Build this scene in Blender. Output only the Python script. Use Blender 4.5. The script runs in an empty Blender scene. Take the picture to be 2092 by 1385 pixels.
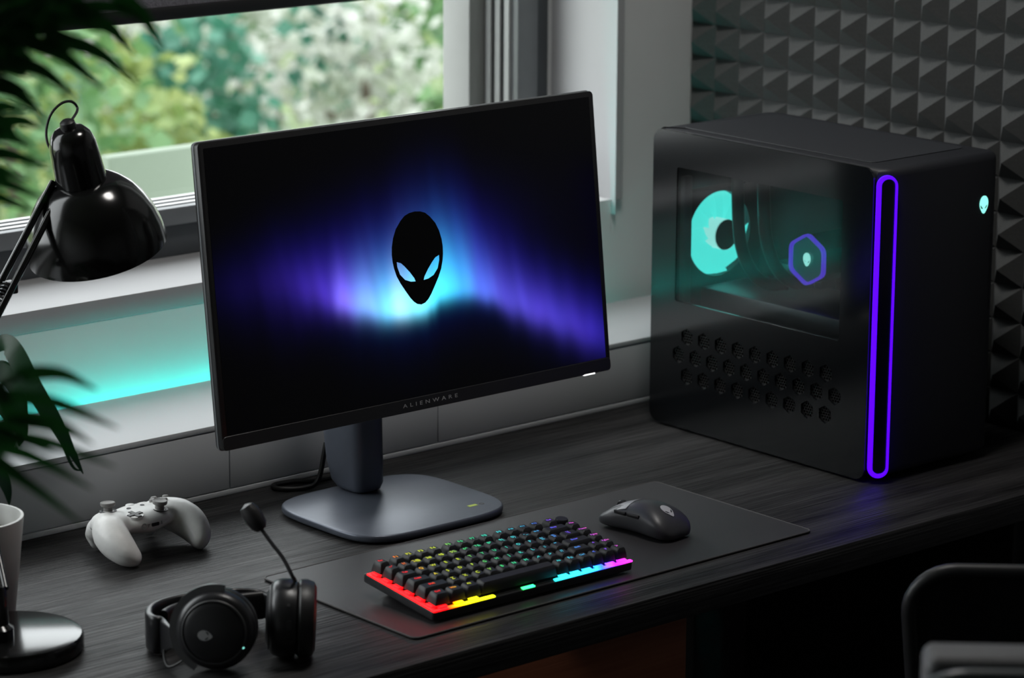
import bpy, bmesh, math, random
from mathutils import Vector, Matrix, Euler, Quaternion
random.seed(7)
S = bpy.context.scene
COL = S.collection
R = math.radians

# ------------------------------------------------------------------ camera
CAM = Vector((-2.3, -2.75, 1.1))
FPX = 6320.17
RX = Vector((0.756452582, -0.654027533, 0.005241868))      # image right
DN = Vector((-0.1496769, -0.180907984, -0.972043789))      # image down
FW = Vector((0.636691697, 0.734520447, -0.234741125))      # view direction
cam = bpy.data.cameras.new('camera'); co = bpy.data.objects.new('camera', cam); COL.objects.link(co)
m = Matrix.Identity(4)
for i, v in enumerate((RX, -DN, -FW)):
    for k in range(3): m[k][i] = v[k]
m.translation = CAM
co.matrix_world = m
cam.sensor_fit = 'HORIZONTAL'; cam.sensor_width = 36.0; cam.lens = FPX / 2092 * 36.0
cam.clip_start = .05; cam.clip_end = 200
cam.dof.use_dof = True; cam.dof.focus_distance = 3.68; cam.dof.aperture_fstop = 6.0
S.camera = co
def at(px, py, depth):
    "a point this far from the camera, on the line of sight of a picture position"
    return CAM + depth * (FW + RX * ((px - 1046) / FPX) + DN * ((py - 692.5) / FPX))

def onz(px, py, z):
    d = at(px, py, 1.) - CAM; return CAM + d * ((z - CAM.z) / d.z)

# ------------------------------------------------------------------ sky, light, exposure
W = bpy.data.worlds.new('overcast_sky'); S.world = W; W.use_nodes = True
bg = W.node_tree.nodes['Background']; bg.inputs[0].default_value = (.93, .965, 1.0, 1); bg.inputs[1].default_value = 5.4
S.view_settings.view_transform = 'Standard'; S.view_settings.look = 'None'
S.view_settings.exposure = 0.0; S.view_settings.gamma = 1.0; S.view_settings.use_curve_mapping = False
S.cycles.use_denoising = True
S.cycles.max_bounces = 10; S.cycles.diffuse_bounces = 6; S.cycles.glossy_bounces = 5
S.cycles.transparent_max_bounces = 12
S.cycles.sample_clamp_indirect = 6.0; S.cycles.caustics_reflective = False; S.cycles.caustics_refractive = False
def portal(loc, sx, sz, rx=-90):
    l = bpy.data.lights.new('window_portal', 'AREA'); l.shape = 'RECTANGLE'; l.size = sx; l.size_y = sz
    l.cycles.is_portal = True
    o = bpy.data.objects.new('window_portal', l); COL.objects.link(o)
    o.location = loc; o.rotation_euler = (R(rx), 0, 0)      # faces -y, into the room
portal((-.93, .80, .97), 3.5, 1.60)

# ------------------------------------------------------------------ materials
MATS = {}
def M(name, col=(.5, .5, .5), rough=.5, metal=0., var=.08, scale=40., bump=0., emit=None, es=1., spec=.5, coat=0., stretch=None, trans=0.):
    if name in MATS: return MATS[name]
    mt = bpy.data.materials.new(name); MATS[name] = mt; mt.use_nodes = True
    nt = mt.node_tree; b = nt.nodes['Principled BSDF']
    b.inputs['Roughness'].default_value = rough; b.inputs['Metallic'].default_value = metal
    b.inputs['Specular IOR Level'].default_value = spec
    b.inputs['Coat Weight'].default_value = coat; b.inputs['Coat Roughness'].default_value = .05
    tc = nt.nodes.new('ShaderNodeTexCoord'); mp = nt.nodes.new('ShaderNodeMapping')
    mp.inputs['Scale'].default_value = stretch or (1, 1, 1)
    nz = nt.nodes.new('ShaderNodeTexNoise'); nz.inputs['Scale'].default_value = scale; nz.inputs['Detail'].default_value = 5
    nt.links.new(tc.outputs['Object'], mp.inputs[0]); nt.links.new(mp.outputs[0], nz.inputs['Vector'])
    rp = nt.nodes.new('ShaderNodeValToRGB')
    rp.color_ramp.elements[0].position = .3; rp.color_ramp.elements[1].position = .7
    rp.color_ramp.elements[0].color = (*[c * (1 - var) for c in col], 1)
    rp.color_ramp.elements[1].color = (*[min(1, c * (1 + var)) for c in col], 1)
    nt.links.new(nz.outputs['Fac'], rp.inputs[0]); nt.links.new(rp.outputs[0], b.inputs['Base Color'])
    if bump:
        bp = nt.nodes.new('ShaderNodeBump'); bp.inputs['Strength'].default_value = bump; bp.inputs['Distance'].default_value = .001
        nt.links.new(nz.outputs['Fac'], bp.inputs['Height']); nt.links.new(bp.outputs[0], b.inputs['Normal'])
    if emit:
        b.inputs['Emission Color'].default_value = (*emit, 1); b.inputs['Emission Strength'].default_value = es
    if trans: b.inputs['Transmission Weight'].default_value = trans
    return mt
def glass(name, tint, ior=1.45, rough=0.0):
    mt = bpy.data.materials.new(name); MATS[name] = mt; mt.use_nodes = True
    nt = mt.node_tree; nt.nodes.clear()
    out = nt.nodes.new('ShaderNodeOutputMaterial'); mx = nt.nodes.new('ShaderNodeMixShader')
    tr = nt.nodes.new('ShaderNodeBsdfTransparent'); tr.inputs[0].default_value = (*tint, 1)
    gl = nt.nodes.new('ShaderNodeBsdfGlossy'); gl.inputs['Roughness'].default_value = rough
    fr = nt.nodes.new('ShaderNodeFresnel'); 
    ge = nt.nodes.new('ShaderNodeNewGeometry'); ml = nt.nodes.new('ShaderNodeMath'); ml.operation = 'MULTIPLY_ADD'; ml.inputs[1].default_value = -2; ml.inputs[2].default_value = 1
    pw = nt.nodes.new('ShaderNodeMath'); pw.operation = 'POWER'; pw.inputs[0].default_value = ior      # same reflectance on both faces of the thin sheet
    nt.links.new(ge.outputs['Backfacing'], ml.inputs[0]); nt.links.new(ml.outputs[0], pw.inputs[1]); nt.links.new(pw.outputs[0], fr.inputs[0])
    nt.links.new(fr.outputs[0], mx.inputs[0]); nt.links.new(tr.outputs[0], mx.inputs[1]); nt.links.new(gl.outputs[0], mx.inputs[2])
    nt.links.new(mx.outputs[0], out.inputs[0]); return mt
def emis(name, col, strength):
    return M(name, (.02, .02, .02), .4, emit=col, es=strength, var=.0)

def wood(name, dark, light, rough, along='X', bump=.5, scale=1.):
    mt = bpy.data.materials.new(name); MATS[name] = mt; mt.use_nodes = True
    nt = mt.node_tree; b = nt.nodes['Principled BSDF']; N = nt.nodes.new; L = nt.links.new
    tc = N('ShaderNodeTexCoord'); mp = N('ShaderNodeMapping')
    mp.inputs['Scale'].default_value = (1.1 * scale, 26 * scale, 26 * scale) if along == 'X' else (26 * scale, 1.1 * scale, 26 * scale)
    L(tc.outputs['Object'], mp.inputs[0])
    n0 = N('ShaderNodeTexNoise'); n0.inputs['Scale'].default_value = 1.1; n0.inputs['Detail'].default_value = 3; L(mp.outputs[0], n0.inputs['Vector'])
    n1 = N('ShaderNodeTexNoise'); n1.inputs['Scale'].default_value = 9; n1.inputs['Detail'].default_value = 6; n1.inputs['Roughness'].default_value = .65; L(mp.outputs[0], n1.inputs['Vector'])
    mix = N('ShaderNodeMath'); mix.operation = 'MULTIPLY_ADD'; mix.inputs[1].default_value = .45; L(n0.outputs['Fac'], mix.inputs[0]); 
    m2 = N('ShaderNodeMath'); m2.operation = 'MULTIPLY'; m2.inputs[1].default_value = .55; L(n1.outputs['Fac'], m2.inputs[0]); L(m2.outputs[0], mix.inputs[2])
    b.inputs['Specular IOR Level'].default_value = .17
    rp = N('ShaderNodeValToRGB'); rp.color_ramp.elements[0].position = .36; rp.color_ramp.elements[1].position = .66
    rp.color_ramp.elements[0].color = (*dark, 1); rp.color_ramp.elements[1].color = (*light, 1)
    L(mix.outputs[0], rp.inputs[0]); L(rp.outputs[0], b.inputs['Base Color'])
    rr = N('ShaderNodeMapRange'); rr.inputs[1].default_value = .3; rr.inputs[2].default_value = .7; rr.inputs[3].default_value = rough + .12; rr.inputs[4].default_value = rough - .06
    L(n1.outputs['Fac'], rr.inputs[0]); L(rr.outputs[0], b.inputs['Roughness'])
    # fine embossed grain lines
    mp2 = N('ShaderNodeMapping'); mp2.inputs['Scale'].default_value = (2.2, 210, 210) if along == 'X' else (210, 2.2, 210); L(tc.outputs['Object'], mp2.inputs[0])
    n2 = N('ShaderNodeTexNoise'); n2.inputs['Scale'].default_value = 1.6; n2.inputs['Detail'].default_value = 2; L(mp2.outputs[0], n2.inputs['Vector'])
    bp = N('ShaderNodeBump'); bp.inputs['Strength'].default_value = bump; bp.inputs['Distance'].default_value = .0011
    L(n2.outputs['Fac'], bp.inputs['Height']); L(bp.outputs[0], b.inputs['Normal'])
    return mt

# ------------------------------------------------------------------ mesh helpers
def nb(): return bmesh.new()
def join(*bms):
    out = nb()
    for b in bms:
        me = bpy.data.meshes.new('t'); b.to_mesh(me); b.free(); out.from_mesh(me); bpy.data.meshes.remove(me)
    return out
def box(x0, x1, y0, y1, z0, z1, bev=0., seg=2):
    b = nb(); bmesh.ops.create_cube(b, size=1)
    for v in b.verts:
        v.co = Vector(((x0 + x1) / 2 + v.co.x * (x1 - x0), (y0 + y1) / 2 + v.co.y * (y1 - y0), (z0 + z1) / 2 + v.co.z * (z1 - z0)))
    if bev: bmesh.ops.bevel(b, geom=list(b.edges), offset=bev, segments=seg, profile=.5, affect='EDGES')
    return b
def T(bm, mat):
    bm.transform(mat); return bm
def axis_m(loc, z, x=None):
    "matrix whose local z points along z (and x roughly along x)"
    z = Vector(z).normalized()
    if x is None:
        q = Vector((0, 0, 1)).rotation_difference(z).to_matrix()
    else:
        x = Vector(x); x = (x - z * x.dot(z)).normalized(); y = z.cross(x)
        q = Matrix((x, y, z)).transposed()
    mm = q.to_4x4(); mm.translation = Vector(loc); return mm
def lathe(prof, n=32, mat=None, cap=True):
    b = nb(); rings = []
    for r, z in prof:
        if r < 1e-6: rings.append([b.verts.new((0, 0, z))])
        else: rings.append([b.verts.new((r * math.cos(2 * math.pi * k / n), r * math.sin(2 * math.pi * k / n), z)) for k in range(n)])
    for a, c in zip(rings, rings[1:]):
        for k in range(n):
            q = [a[k % len(a)], a[(k + 1) % len(a)], c[(k + 1) % len(c)], c[k % len(c)]]
            f = []
            for v in q:
                if v not in f: f.append(v)
            if len(f) > 2: b.faces.new(f)
    if cap:
        if len(rings[0]) > 1: b.faces.new(rings[0][::-1])
        if len(rings[-1]) > 1: b.faces.new(rings[-1])
    bmesh.ops.recalc_face_normals(b, faces=b.faces)
    if mat: b.transform(mat)
    return b
def cyl(r, h, mat=None, n=24, bev=0.):
    p = [(0, 0), (r - bev, 0), (r, bev), (r, h - bev), (r - bev, h), (0, h)] if bev else [(0, 0), (r, 0), (r, h), (0, h)]
    return lathe(p, n, mat)
def catmull(pts, n=8):
    pts = [Vector(p) for p in pts]; out = []
    P = [pts[0] * 2 - pts[1]] + pts + [pts[-1] * 2 - pts[-2]]
    for i in range(1, len(P) - 2):
        for k in range(n):
            t = k / n; a, b, c, d = P[i - 1], P[i], P[i + 1], P[i + 2]
            out.append(.5 * ((2 * b) + (c - a) * t + (2 * a - 5 * b + 4 * c - d) * t * t + (3 * b - a - 3 * c + d) * t ** 3))
    out.append(pts[-1]); return out
def sweep(path, section, up=Vector((0, 0, 1)), closed=False, scale=None, cap=True):
    "sweep a 2-D section (list of (side, up)) along a path"
    b = nb(); rings = []; n = len(path); nrm = None
    for i, p in enumerate(path):
        t = (path[(i + 1) % n] - path[i - 1]) if closed else (path[min(i + 1, n - 1)] - path[max(i - 1, 0)])
        t = t.normalized()
        if up is not None:
            s = t.cross(up)
            if s.length < 1e-4: s = t.cross(Vector((1, 0, 0)))
            s.normalize(); u = s.cross(t)
        else:
            if nrm is None: nrm = t.orthogonal().normalized()
            nrm = (nrm - t * nrm.dot(t)).normalized(); u = nrm; s = t.cross(u)
        f = scale(i / max(1, n - 1)) if scale else 1
        rings.append([b.verts.new(p + s * (a * f) + u * (c * f)) for a, c in section])
    k = len(section); rg = range(n) if closed else range(n - 1)
    for i in rg:
        A, B = rings[i], rings[(i + 1) % n]
        for j in range(k): b.faces.new((A[j], A[(j + 1) % k], B[(j + 1) % k], B[j]))
    if not closed and cap: b.faces.new(rings[0][::-1]); b.faces.new(rings[-1])
    bmesh.ops.recalc_face_normals(b, faces=b.faces)
    return b
def circ(r, n=10): return [(r * math.cos(2 * math.pi * k / n), r * math.sin(2 * math.pi * k / n)) for k in range(n)]
def tube(pts, r, n=10, closed=False, scale=None): return sweep([Vector(p) for p in pts], circ(r, n), None, closed, scale)
def rrect(w, h, r, n=6):
    out = []
    for cx, cy, a0 in ((w / 2 - r, h / 2 - r, 0), (-w / 2 + r, h / 2 - r, 90), (-w / 2 + r, -h / 2 + r, 180), (w / 2 - r, -h / 2 + r, 270)):
        for k in range(n + 1):
            a = R(a0 + 90 * k / n); out.append((cx + r * math.cos(a), cy + r * math.sin(a)))
    return out
def prism(loop, z0, z1, bev=0., seg=2, top_only=False):
    b = nb(); f = b.faces.new([b.verts.new((x, y, z0)) for x, y in loop])
    if f.normal.z > 0: f.normal_flip()
    f.normal_update()
    g = bmesh.ops.extrude_face_region(b, geom=[f]); vs = [e for e in g['geom'] if isinstance(e, bmesh.types.BMVert)]
    bmesh.ops.translate(b, verts=vs, vec=(0, 0, z1 - z0))
    bmesh.ops.recalc_face_normals(b, faces=b.faces)
    if bev:
        es = [e for e in b.edges if abs(e.verts[0].co.z - e.verts[1].co.z) < 1e-6 and (not top_only or e.verts[0].co.z > (z0 + z1) / 2)]
        bmesh.ops.bevel(b, geom=es, offset=bev, segments=seg, profile=.5, affect='EDGES')
    return b
def curve_bm(loops, ext, bev=0.):
    "flat shape with holes -> solid plate in the xy plane, thickness 2*ext"
    cu = bpy.data.curves.new('t', 'CURVE'); cu.dimensions = '2D'; cu.fill_mode = 'BOTH'; cu.extrude = ext; cu.bevel_depth = bev
    for lp in loops:
        sp = cu.splines.new('POLY'); sp.points.add(len(lp) - 1); sp.use_cyclic_u = True
        for p, (x, y) in zip(sp.points, lp): p.co = (x, y, 0, 1)
    return cu_bm(cu)
def cu_bm(cu):
    o = bpy.data.objects.new('t', cu); COL.objects.link(o)
    dg = bpy.context.evaluated_depsgraph_get(); me = bpy.data.meshes.new_from_object(o.evaluated_get(dg))
    bpy.data.objects.remove(o); bpy.data.curves.remove(cu)
    b = nb(); b.from_mesh(me); bpy.data.meshes.remove(me); return b
def text_bm(s, size, ext=.0001, spacing=1.0):
    cu = bpy.data.curves.new('t', 'FONT'); cu.body = s; cu.size = size; cu.extrude = ext; cu.space_character = spacing
    cu.align_x = 'CENTER'; cu.align_y = 'CENTER'; cu.resolution_u = 3
    return cu_bm(cu)
def fuse(bm, voxel, smooth=8, factor=.5):
    "one continuous skin over overlapping solids"
    me = bpy.data.meshes.new('t'); bm.to_mesh(me); bm.free()
    o = bpy.data.objects.new('t', me); COL.objects.link(o)
    r = o.modifiers.new('r', 'REMESH'); r.mode = 'VOXEL'; r.voxel_size = voxel
    s = o.modifiers.new('s', 'SMOOTH'); s.iterations = smooth; s.factor = factor
    dg = bpy.context.evaluated_depsgraph_get(); m2 = bpy.data.meshes.new_from_object(o.evaluated_get(dg))
    bpy.data.objects.remove(o); bpy.data.meshes.remove(me)
    b = nb(); b.from_mesh(m2); bpy.data.meshes.remove(m2); return b
def cut(bm, cutter):
    def mk(b):
        me = bpy.data.meshes.new('t'); b.to_mesh(me); b.free(); o = bpy.data.objects.new('t', me); COL.objects.link(o); return o
    a, c = mk(bm), mk(cutter)
    md = a.modifiers.new('b', 'BOOLEAN'); md.operation = 'DIFFERENCE'; md.object = c; md.solver = 'EXACT'
    dg = bpy.context.evaluated_depsgraph_get(); m2 = bpy.data.meshes.new_from_object(a.evaluated_get(dg))
    bpy.data.objects.remove(a); bpy.data.objects.remove(c)
    b = nb(); b.from_mesh(m2); bpy.data.meshes.remove(m2); return b
def ellipsoid(c, r, n=24):
    b = nb(); bmesh.ops.create_uvsphere(b, u_segments=n, v_segments=n // 2, radius=1)
    for v in b.verts: v.co = Vector((c[0] + v.co.x * r[0], c[1] + v.co.y * r[1], c[2] + v.co.z * r[2]))
    return b
def capsule(pts, radii, n=16, flat=1.):
    "tapered round limb through a few points (section flattened in z by flat)"
    path = catmull(pts, 6); rs = catmull([Vector((r, 0, 0)) for r in radii], 6)
    bms = []
    for p, r in zip(path, rs):
        bms.append(ellipsoid(p, (r.x, r.x, r.x * flat), n))
    return join(*bms)

def mesh_of(bm, name, smooth=True, angle=38):
    me = bpy.data.meshes.new(name); bm.to_mesh(me); bm.free()
    if smooth and len(me.polygons):
        me.polygons.foreach_set('use_smooth', [True] * len(me.polygons)); me.set_sharp_from_angle(angle=R(angle))
    me.update(); return me
def obj(name, bm, mat, parent=None, world=True, smooth=True, angle=38, kind=None, label=None):
    if isinstance(bm, bmesh.types.BMesh):
        if parent is not None and world:
            off = Vector((0, 0, 0)); p = parent
            while p is not None: off += p.location; p = p.parent
            bm.transform(Matrix.Translation(-off))
        me = mesh_of(bm, name, smooth, angle)
    else: me = bm
    if not me.materials: me.materials.append(MATS[mat] if isinstance(mat, str) else mat)
    o = bpy.data.objects.new(name, me); COL.objects.link(o)
    if parent is not None: o.parent = parent
    if kind: o['kind'] = kind
    if label: o['label'] = label
    return o
def thing(name, label, cat, loc=(0, 0, 0), rot=(0, 0, 0), group=None):
    o = bpy.data.objects.new(name, None); COL.objects.link(o); o.empty_display_size = .05
    o.location = loc; o.rotation_euler = rot; o['label'] = label; o['category'] = cat
    if group: o['group'] = group
    return o
def single(name, bm, mat, label, cat, origin=(0, 0, 0), group=None, **k):
    bm.transform(Matrix.Translation(-Vector(origin)))
    o = obj(name, bm, mat, **k); o.location = origin; o['label'] = label; o['category'] = cat
    if group: o['group'] = group
    return o
def struct(name, bm, mat, label=None, **k):
    return obj(name, bm, mat, kind='structure', label=label, **k)

# alien-head emblem, 1 unit high, chin at y=0
HW = [(0, 1.0), (.075, .992), (.14, .97), (.2, .923), (.27, .845), (.315, .755), (.341, .66), (.349, .58), (.345, .5), (.332, .43), (.305, .345), (.262, .265), (.205, .18), (.145, .095), (.1, .045), (.055, .013), (0, 0)]
EYE = [(.291, .496), (.235, .476), (.19, .436), (.124, .365), (.07, .295), (.055, .257), (.12, .263), (.196, .292), (.259, .357), (.288, .442)]
def alien(h, ext, bev=0.):
    out = HW + [(-x, y) for x, y in HW[-2:0:-1]]
    e2 = [(-x, y) for x, y in EYE]
    return curve_bm([[(x * h, (y - .5) * h) for x, y in lp] for lp in (out, EYE, e2)], ext, bev)

# ------------------------------------------------------------------ palette
M('wall_paint', (.78, .79, .79), .75, var=.03, scale=6, bump=.05)
M('dark_wall_paint', (.24, .24, .25), .85, var=.05, scale=4, bump=.05)
M('white_lacquer', (.60, .62, .64), .5, var=.02, scale=5, spec=.25)
M('reveal_grey', (.46, .46, .47), .6, var=.03, scale=8)
M('sill_white', (.40, .40, .41), .5, var=.03, scale=8)
M('frame_grey', (.075, .082, .09), .45, var=.05, scale=30)
M('frame_mid', (.17, .18, .19), .42, var=.05, scale=30)
M('alu', (.33, .34, .34), .35, metal=.0, var=.04, scale=60)
M('rubber', (.012, .012, .013), .6, var=.1)
M('blind_fabric', (.17, .165, .19), .9, var=.35, scale=420, bump=.3)
M('blind_bar', (.008, .008, .009), .5, var=.1)
M('render_wall', (.29, .29, .29), .9, var=.05, scale=9)
glass('window_glass', (.97, .98, .97), 1.3)
wood('desk_wood', (.008, .0076, .008), (.066, .064, .064), .42, bump=1.0)
wood('floor_wood', (.012, .010, .009), (.03, .025, .022), .55, along='Y', bump=.2, scale=.5)
wood('brown_wood', (.26, .085, .045), (.40, .14, .07), .5, bump=.15, scale=.6)
M('foam', (.080, .083, .083), .95, var=.08, scale=300, bump=.25)
M('pad_cloth', (.026, .024, .026), .50, var=.12, scale=900, bump=.15)
M('pad_stitch', (.07, .065, .065), .7, var=.2, scale=600)
M('black_plastic', (.012, .012, .013), .42, var=.1, scale=60)
M('black_satin', (.016, .016, .018), .33, var=.06, scale=50)
M('bezel', (.018, .018, .019), .38, var=.05, scale=50)
M('black_gloss', (.005, .005, .005), .15, var=.1, scale=20, spec=.6)
M('stand_grey', (.12, .134, .168), .38, metal=.35, var=.03, scale=80)
M('legend_white', (.5, .5, .5), .5, var=.03)
M('lime', (.42, .55, .03), .5, var=.05)
M('pc_body', (.016, .017, .022), .5, var=.06, scale=120, bump=.03)
M('pc_panel', (.005, .006, .007), .14, var=.04, scale=30, spec=.75)
glass('pc_glass', (.66, .70, .70), 1.5, .10)
M('pc_inside', (.022, .024, .025), .55, var=.1, scale=60)
M('pc_metal', (.12, .125, .13), .38, metal=.7, var=.06, scale=60)
M('hose', (.02, .022, .023), .28, var=.06, scale=60)
emis('led_violet', (.062, .0, 1.0), 2.2)
emis('led_violet_soft', (.13, .05, .95), 1.0)
emis('led_teal', (.09, .85, .76), 1.8)
emis('led_teal_pale', (.42, 1.0, .92), 1.5)
emis('led_mint', (.30, 1.0, .88), 1.15)
emis('led_white', (1, 1, 1), 2.2)
emis('led_strip_teal', (.03, .80, .68), 24.0)
M('white_shell', (.93, .92, .90), .42, var=.02, scale=200, bump=.02)
M('grey_rubber', (.30, .29, .28), .6, var=.06, scale=300)
M('dark_grey', (.035, .035, .037), .5, var=.08, scale=120)
M('ear_leather', (.02, .019, .02), .42, var=.12, scale=240, bump=.12)
M('fork_grey', (.10, .10, .105), .35, var=.04)
M('emblem_grey', (.50, .50, .51), .45, var=.03)
M('emblem_silver', (.62, .62, .66), .4, var=.03)
M('mouse_shell', (.05, .05, .056), .40, var=.04, scale=200)
M('mouse_top', (.34, .34, .37), .38, var=.03, scale=200)
M('pot_white', (.62, .62, .60), .45, var=.03, scale=20)
M('soil', (.09, .08, .05), .95, var=.5, scale=120, bump=.8)
M('keycap', (.018, .018, .02), .45, var=.08, scale=200)
M('chair_black', (.010, .010, .011), .45, var=.1, scale=80)
M('chair_grey', (.09, .09, .095), .6, var=.1, scale=300, bump=.2)
M('chair_tube', (.05, .06, .065), .35, var=.05)
M('cable', (.01, .01, .01), .5, var=.1)
def leaf_mat(name, a, b, scale=3., rough=.55, tr=.3):
    mt = bpy.data.materials.new(name); MATS[name] = mt; mt.use_nodes = True
    nt = mt.node_tree; p = nt.nodes['Principled BSDF']; N = nt.nodes.new; L = nt.links.new
    tc = N('ShaderNodeTexCoord'); nz = N('ShaderNodeTexNoise'); nz.inputs['Scale'].default_value = scale; nz.inputs['Detail'].default_value = 4
    L(tc.outputs['Object'], nz.inputs['Vector'])
    rp = N('ShaderNodeValToRGB'); rp.color_ramp.elements[0].position = .35; rp.color_ramp.elements[1].position = .65
    rp.color_ramp.elements[0].color = (*a, 1); rp.color_ramp.elements[1].color = (*b, 1)
    L(nz.outputs['Fac'], rp.inputs[0]); L(rp.outputs[0], p.inputs['Base Color']); p.inputs['Roughness'].default_value = rough
    if tr:
        t = N('ShaderNodeBsdfTranslucent'); L(rp.outputs[0], t.inputs[0]); mx = N('ShaderNodeMixShader'); mx.inputs[0].default_value = tr
        L(p.outputs[0], mx.inputs[1]); L(t.outputs[0], mx.inputs[2]); L(mx.outputs[0], nt.nodes['Material Output'].inputs[0])
    return mt

# ------------------------------------------------------------------ room shell
YW = .507; FLOOR = -.74; SILL = .2187
struct('floor', box(-3.4, .93, -4.2, .507, FLOOR - .05, FLOOR), 'floor_wood', 'dark wooden floor of the room')
struct('ceiling', box(-3.4, .93, -4.2, .507, 1.9, 1.95), 'dark_wall_paint', 'dark ceiling above the desk')
struct('wall_left', box(-3.5, -3.4, -4.2, .507, FLOOR, 1.9), 'wall_paint', 'white left wall')
struct('wall_front', box(-3.4, .93, -4.3, -4.2, FLOOR, 1.9), 'dark_wall_paint', 'dark wall behind the viewer')
struct('wall_right', box(.90, .98, -4.2, .507, FLOOR, 1.9), 'dark_wall_paint', 'dark wall behind the acoustic foam')
wb = join(box(-3.5, .98, YW, .76, FLOOR - .3, .19), box(.6145, .7130, YW, .655, .19, .2395), box(-3.5, .98, YW, .76, 1.72, 2.0), box(-3.5, -2.7, YW, .76, .19, 1.72),
          prism([(.7134, YW), (.98, YW), (.98, .76), (.7273, .76), (.7273, .655)], .19, 1.72))
struct('wall_back', wb, 'wall_paint', 'white wall with the wide window behind the desk', smooth=False)
struct('trim_1', box(-2.7, .614, YW - .001, .70, .1905, SILL, .0006), 'sill_white', 'white window sill board with a deep front edge')
struct('trim_2', join(prism([(.7134, YW - .010), (.7255, YW - .010), (.7255, YW), (.7134, YW)], .240, 1.72),
                      prism([(.7120, YW - .010), (.7134, YW - .010), (.7273, .655), (.7259, .655)], .2187, 1.72)),
       'reveal_grey', 'white lining board of the window reveal', smooth=False)
# window: dark grey frame, light glazing beads, panes
YF = .652
win = thing('window_1', 'wide dark grey framed window', 'window', (-.9, YF, SILL)); del win['category']; win['kind'] = 'structure'
def sash(x0, x1, z0, z1):
    fw = .070
    for a, b_, c, d in ((x0, x1, z0, z0 + fw), (x0, x1, z1 - fw, z1), (x0, x0 + fw, z0 + fw, z1 - fw), (x1 - fw, x1, z0 + fw, z1 - fw)):
        hor = (b_ - a) > (d - c)
        obj('frame_rail' if hor else 'frame_stile', box(a, b_, YF + .012, YF + .06, c, d, .002), 'frame_grey', win)
        if hor: obj('frame_lip', box(a + .03, b_ - .03, YF, YF + .03, c + .045 if c == z0 else c, d if c == z0 else d - .045, .003), 'frame_mid', win)
        else: obj('frame_lip', box(a + .03 if a == x0 else a, b_ if a == x0 else b_ - .03, YF, YF + .03, c - .025, d + .025, .003), 'frame_mid', win)
    xi0, xi1, zi0, zi1 = x0 + fw, x1 - fw, z0 + fw, z1 - fw
    for k, (dy, w, mt) in enumerate(((.004, .010, 'alu'), (.016, .014, 'rubber'), (.019, .018, 'alu'), (.031, .022, 'rubber'), (.034, .026, 'alu'))):
        y0 = YF + .010 + dy; y1 = y0 + (.011 if mt == 'alu' else .002)
        for q in (box(xi0 - .004, xi0 + w * .6, y0, y1, zi0 - .004, zi1 + .004), box(xi1 - w * .6, xi1 + .004, y0, y1, zi0 - .004, zi1 + .004),
                  box(xi0, xi1, y0, y1, zi0 - .004, zi0 + w * .16), box(xi0, xi1, y0, y1, zi1 - w * .2, zi1 + .004)):
            obj('glazing_bead' if mt == 'alu' else 'gasket', q, mt, win)
    obj('pane', box(xi0 - .003, xi1 + .003, YF + .056, YF + .060, zi0 - .003, zi1 + .003), 'window_glass', win, smooth=False)
sash(-.66, .7273, SILL, 1.72)
sash(-2.7, -.66, SILL, 1.72)
struct('trim_3', box(.616, .7273, YF + .062, .775, .17, 1.72, .002), 'render_wall', 'pale outer reveal seen through the glass')
bl = thing('roller_blind', 'dark grey fabric roller blind with a black bottom bar, pulled down over the window', 'blind', (.0, .63, .5465))
obj('fabric', box(-.62, .42, .634, .636, .560, 1.66), 'blind_fabric', bl, smooth=False)
obj('bottom_bar', box(-.625, .425, .629, .641, .5465, .5645, .003), 'blind_bar', bl)
obj('roller', T(cyl(.022, 1.05, n=20), axis_m((-.624, .628, 1.68), (1, 0, 0))), 'blind_bar', bl)

b2 = thing('roller_blind', 'added, unseen grey roller blind that holds back daylight at the left part of the window', 'blind', (-1.66, .63, 1.34))  # unseen blind, added to limit the daylight coming from the left
obj('fabric', box(-2.60, -.70, .634, .636, 1.35, 1.66), 'blind_fabric', b2, smooth=False)
obj('bottom_bar', box(-2.605, -.695, .629, .641, 1.34, 1.358, .003), 'blind_bar', b2)
cl_ = thing('added_fill_light', 'added round fill light on the ceiling, out of view', 'added fill light', (.05, -.25, 1.9))  # ceiling fixture added out of view to give the room fill light
obj('housing', T(lathe([(0, 0), (.24, 0), (.24, -.035), (.225, -.045), (.21, -.030), (0, -.030)], 48), Matrix.Translation((.05, -.25, 1.899))), 'sill_white', cl_)
obj('diffuser', T(lathe([(0, -.036), (.19, -.036), (.209, -.031)], 48, cap=False), Matrix.Translation((.05, -.25, 1.899))), emis('fill_glow', (1, .97, .93), 24.0), cl_)
# ------------------------------------------------------------------ desk and drawer unit
dk = thing('desk', 'dark grained wooden desk carrying the whole setup', 'desk', (-.2, .08, FLOOR))
obj('tabletop', box(-1.35, .868, -.348, YW - .006, -.036, 0, .002), 'desk_wood', dk)
dc = thing('drawer_cabinet', 'reddish brown wooden drawer cabinet standing under the desk', 'cabinet', (-.28, -.05, FLOOR))
obj('body', box(-.60, .083, -.30, .40, FLOOR + .02, -.0375, .003), 'brown_wood', dc)
for k in range(3):
    z0 = FLOOR + .04 + k * .222
    d_ = obj('drawer', box(-.595, .078, -.318, -.3015, z0, z0 + .214, .002), 'brown_wood', dc)
    obj('handle', tube([(-.32, -.319, z0 + .16), (-.32, -.338, z0 + .16), (-.20, -.338, z0 + .16), (-.20, -.319, z0 + .16)], .005), 'dark_grey', d_)
for lx in (-1.26, .82):
    dl = obj('leg', box(lx - .02, lx + .02, -.20, .30, FLOOR + .02, -.0365, .004), 'chair_black', dk)
    obj('foot', box(lx - .04, lx + .04, -.26, .36, FLOOR, FLOOR + .02, .004), 'chair_black', dl)

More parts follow.
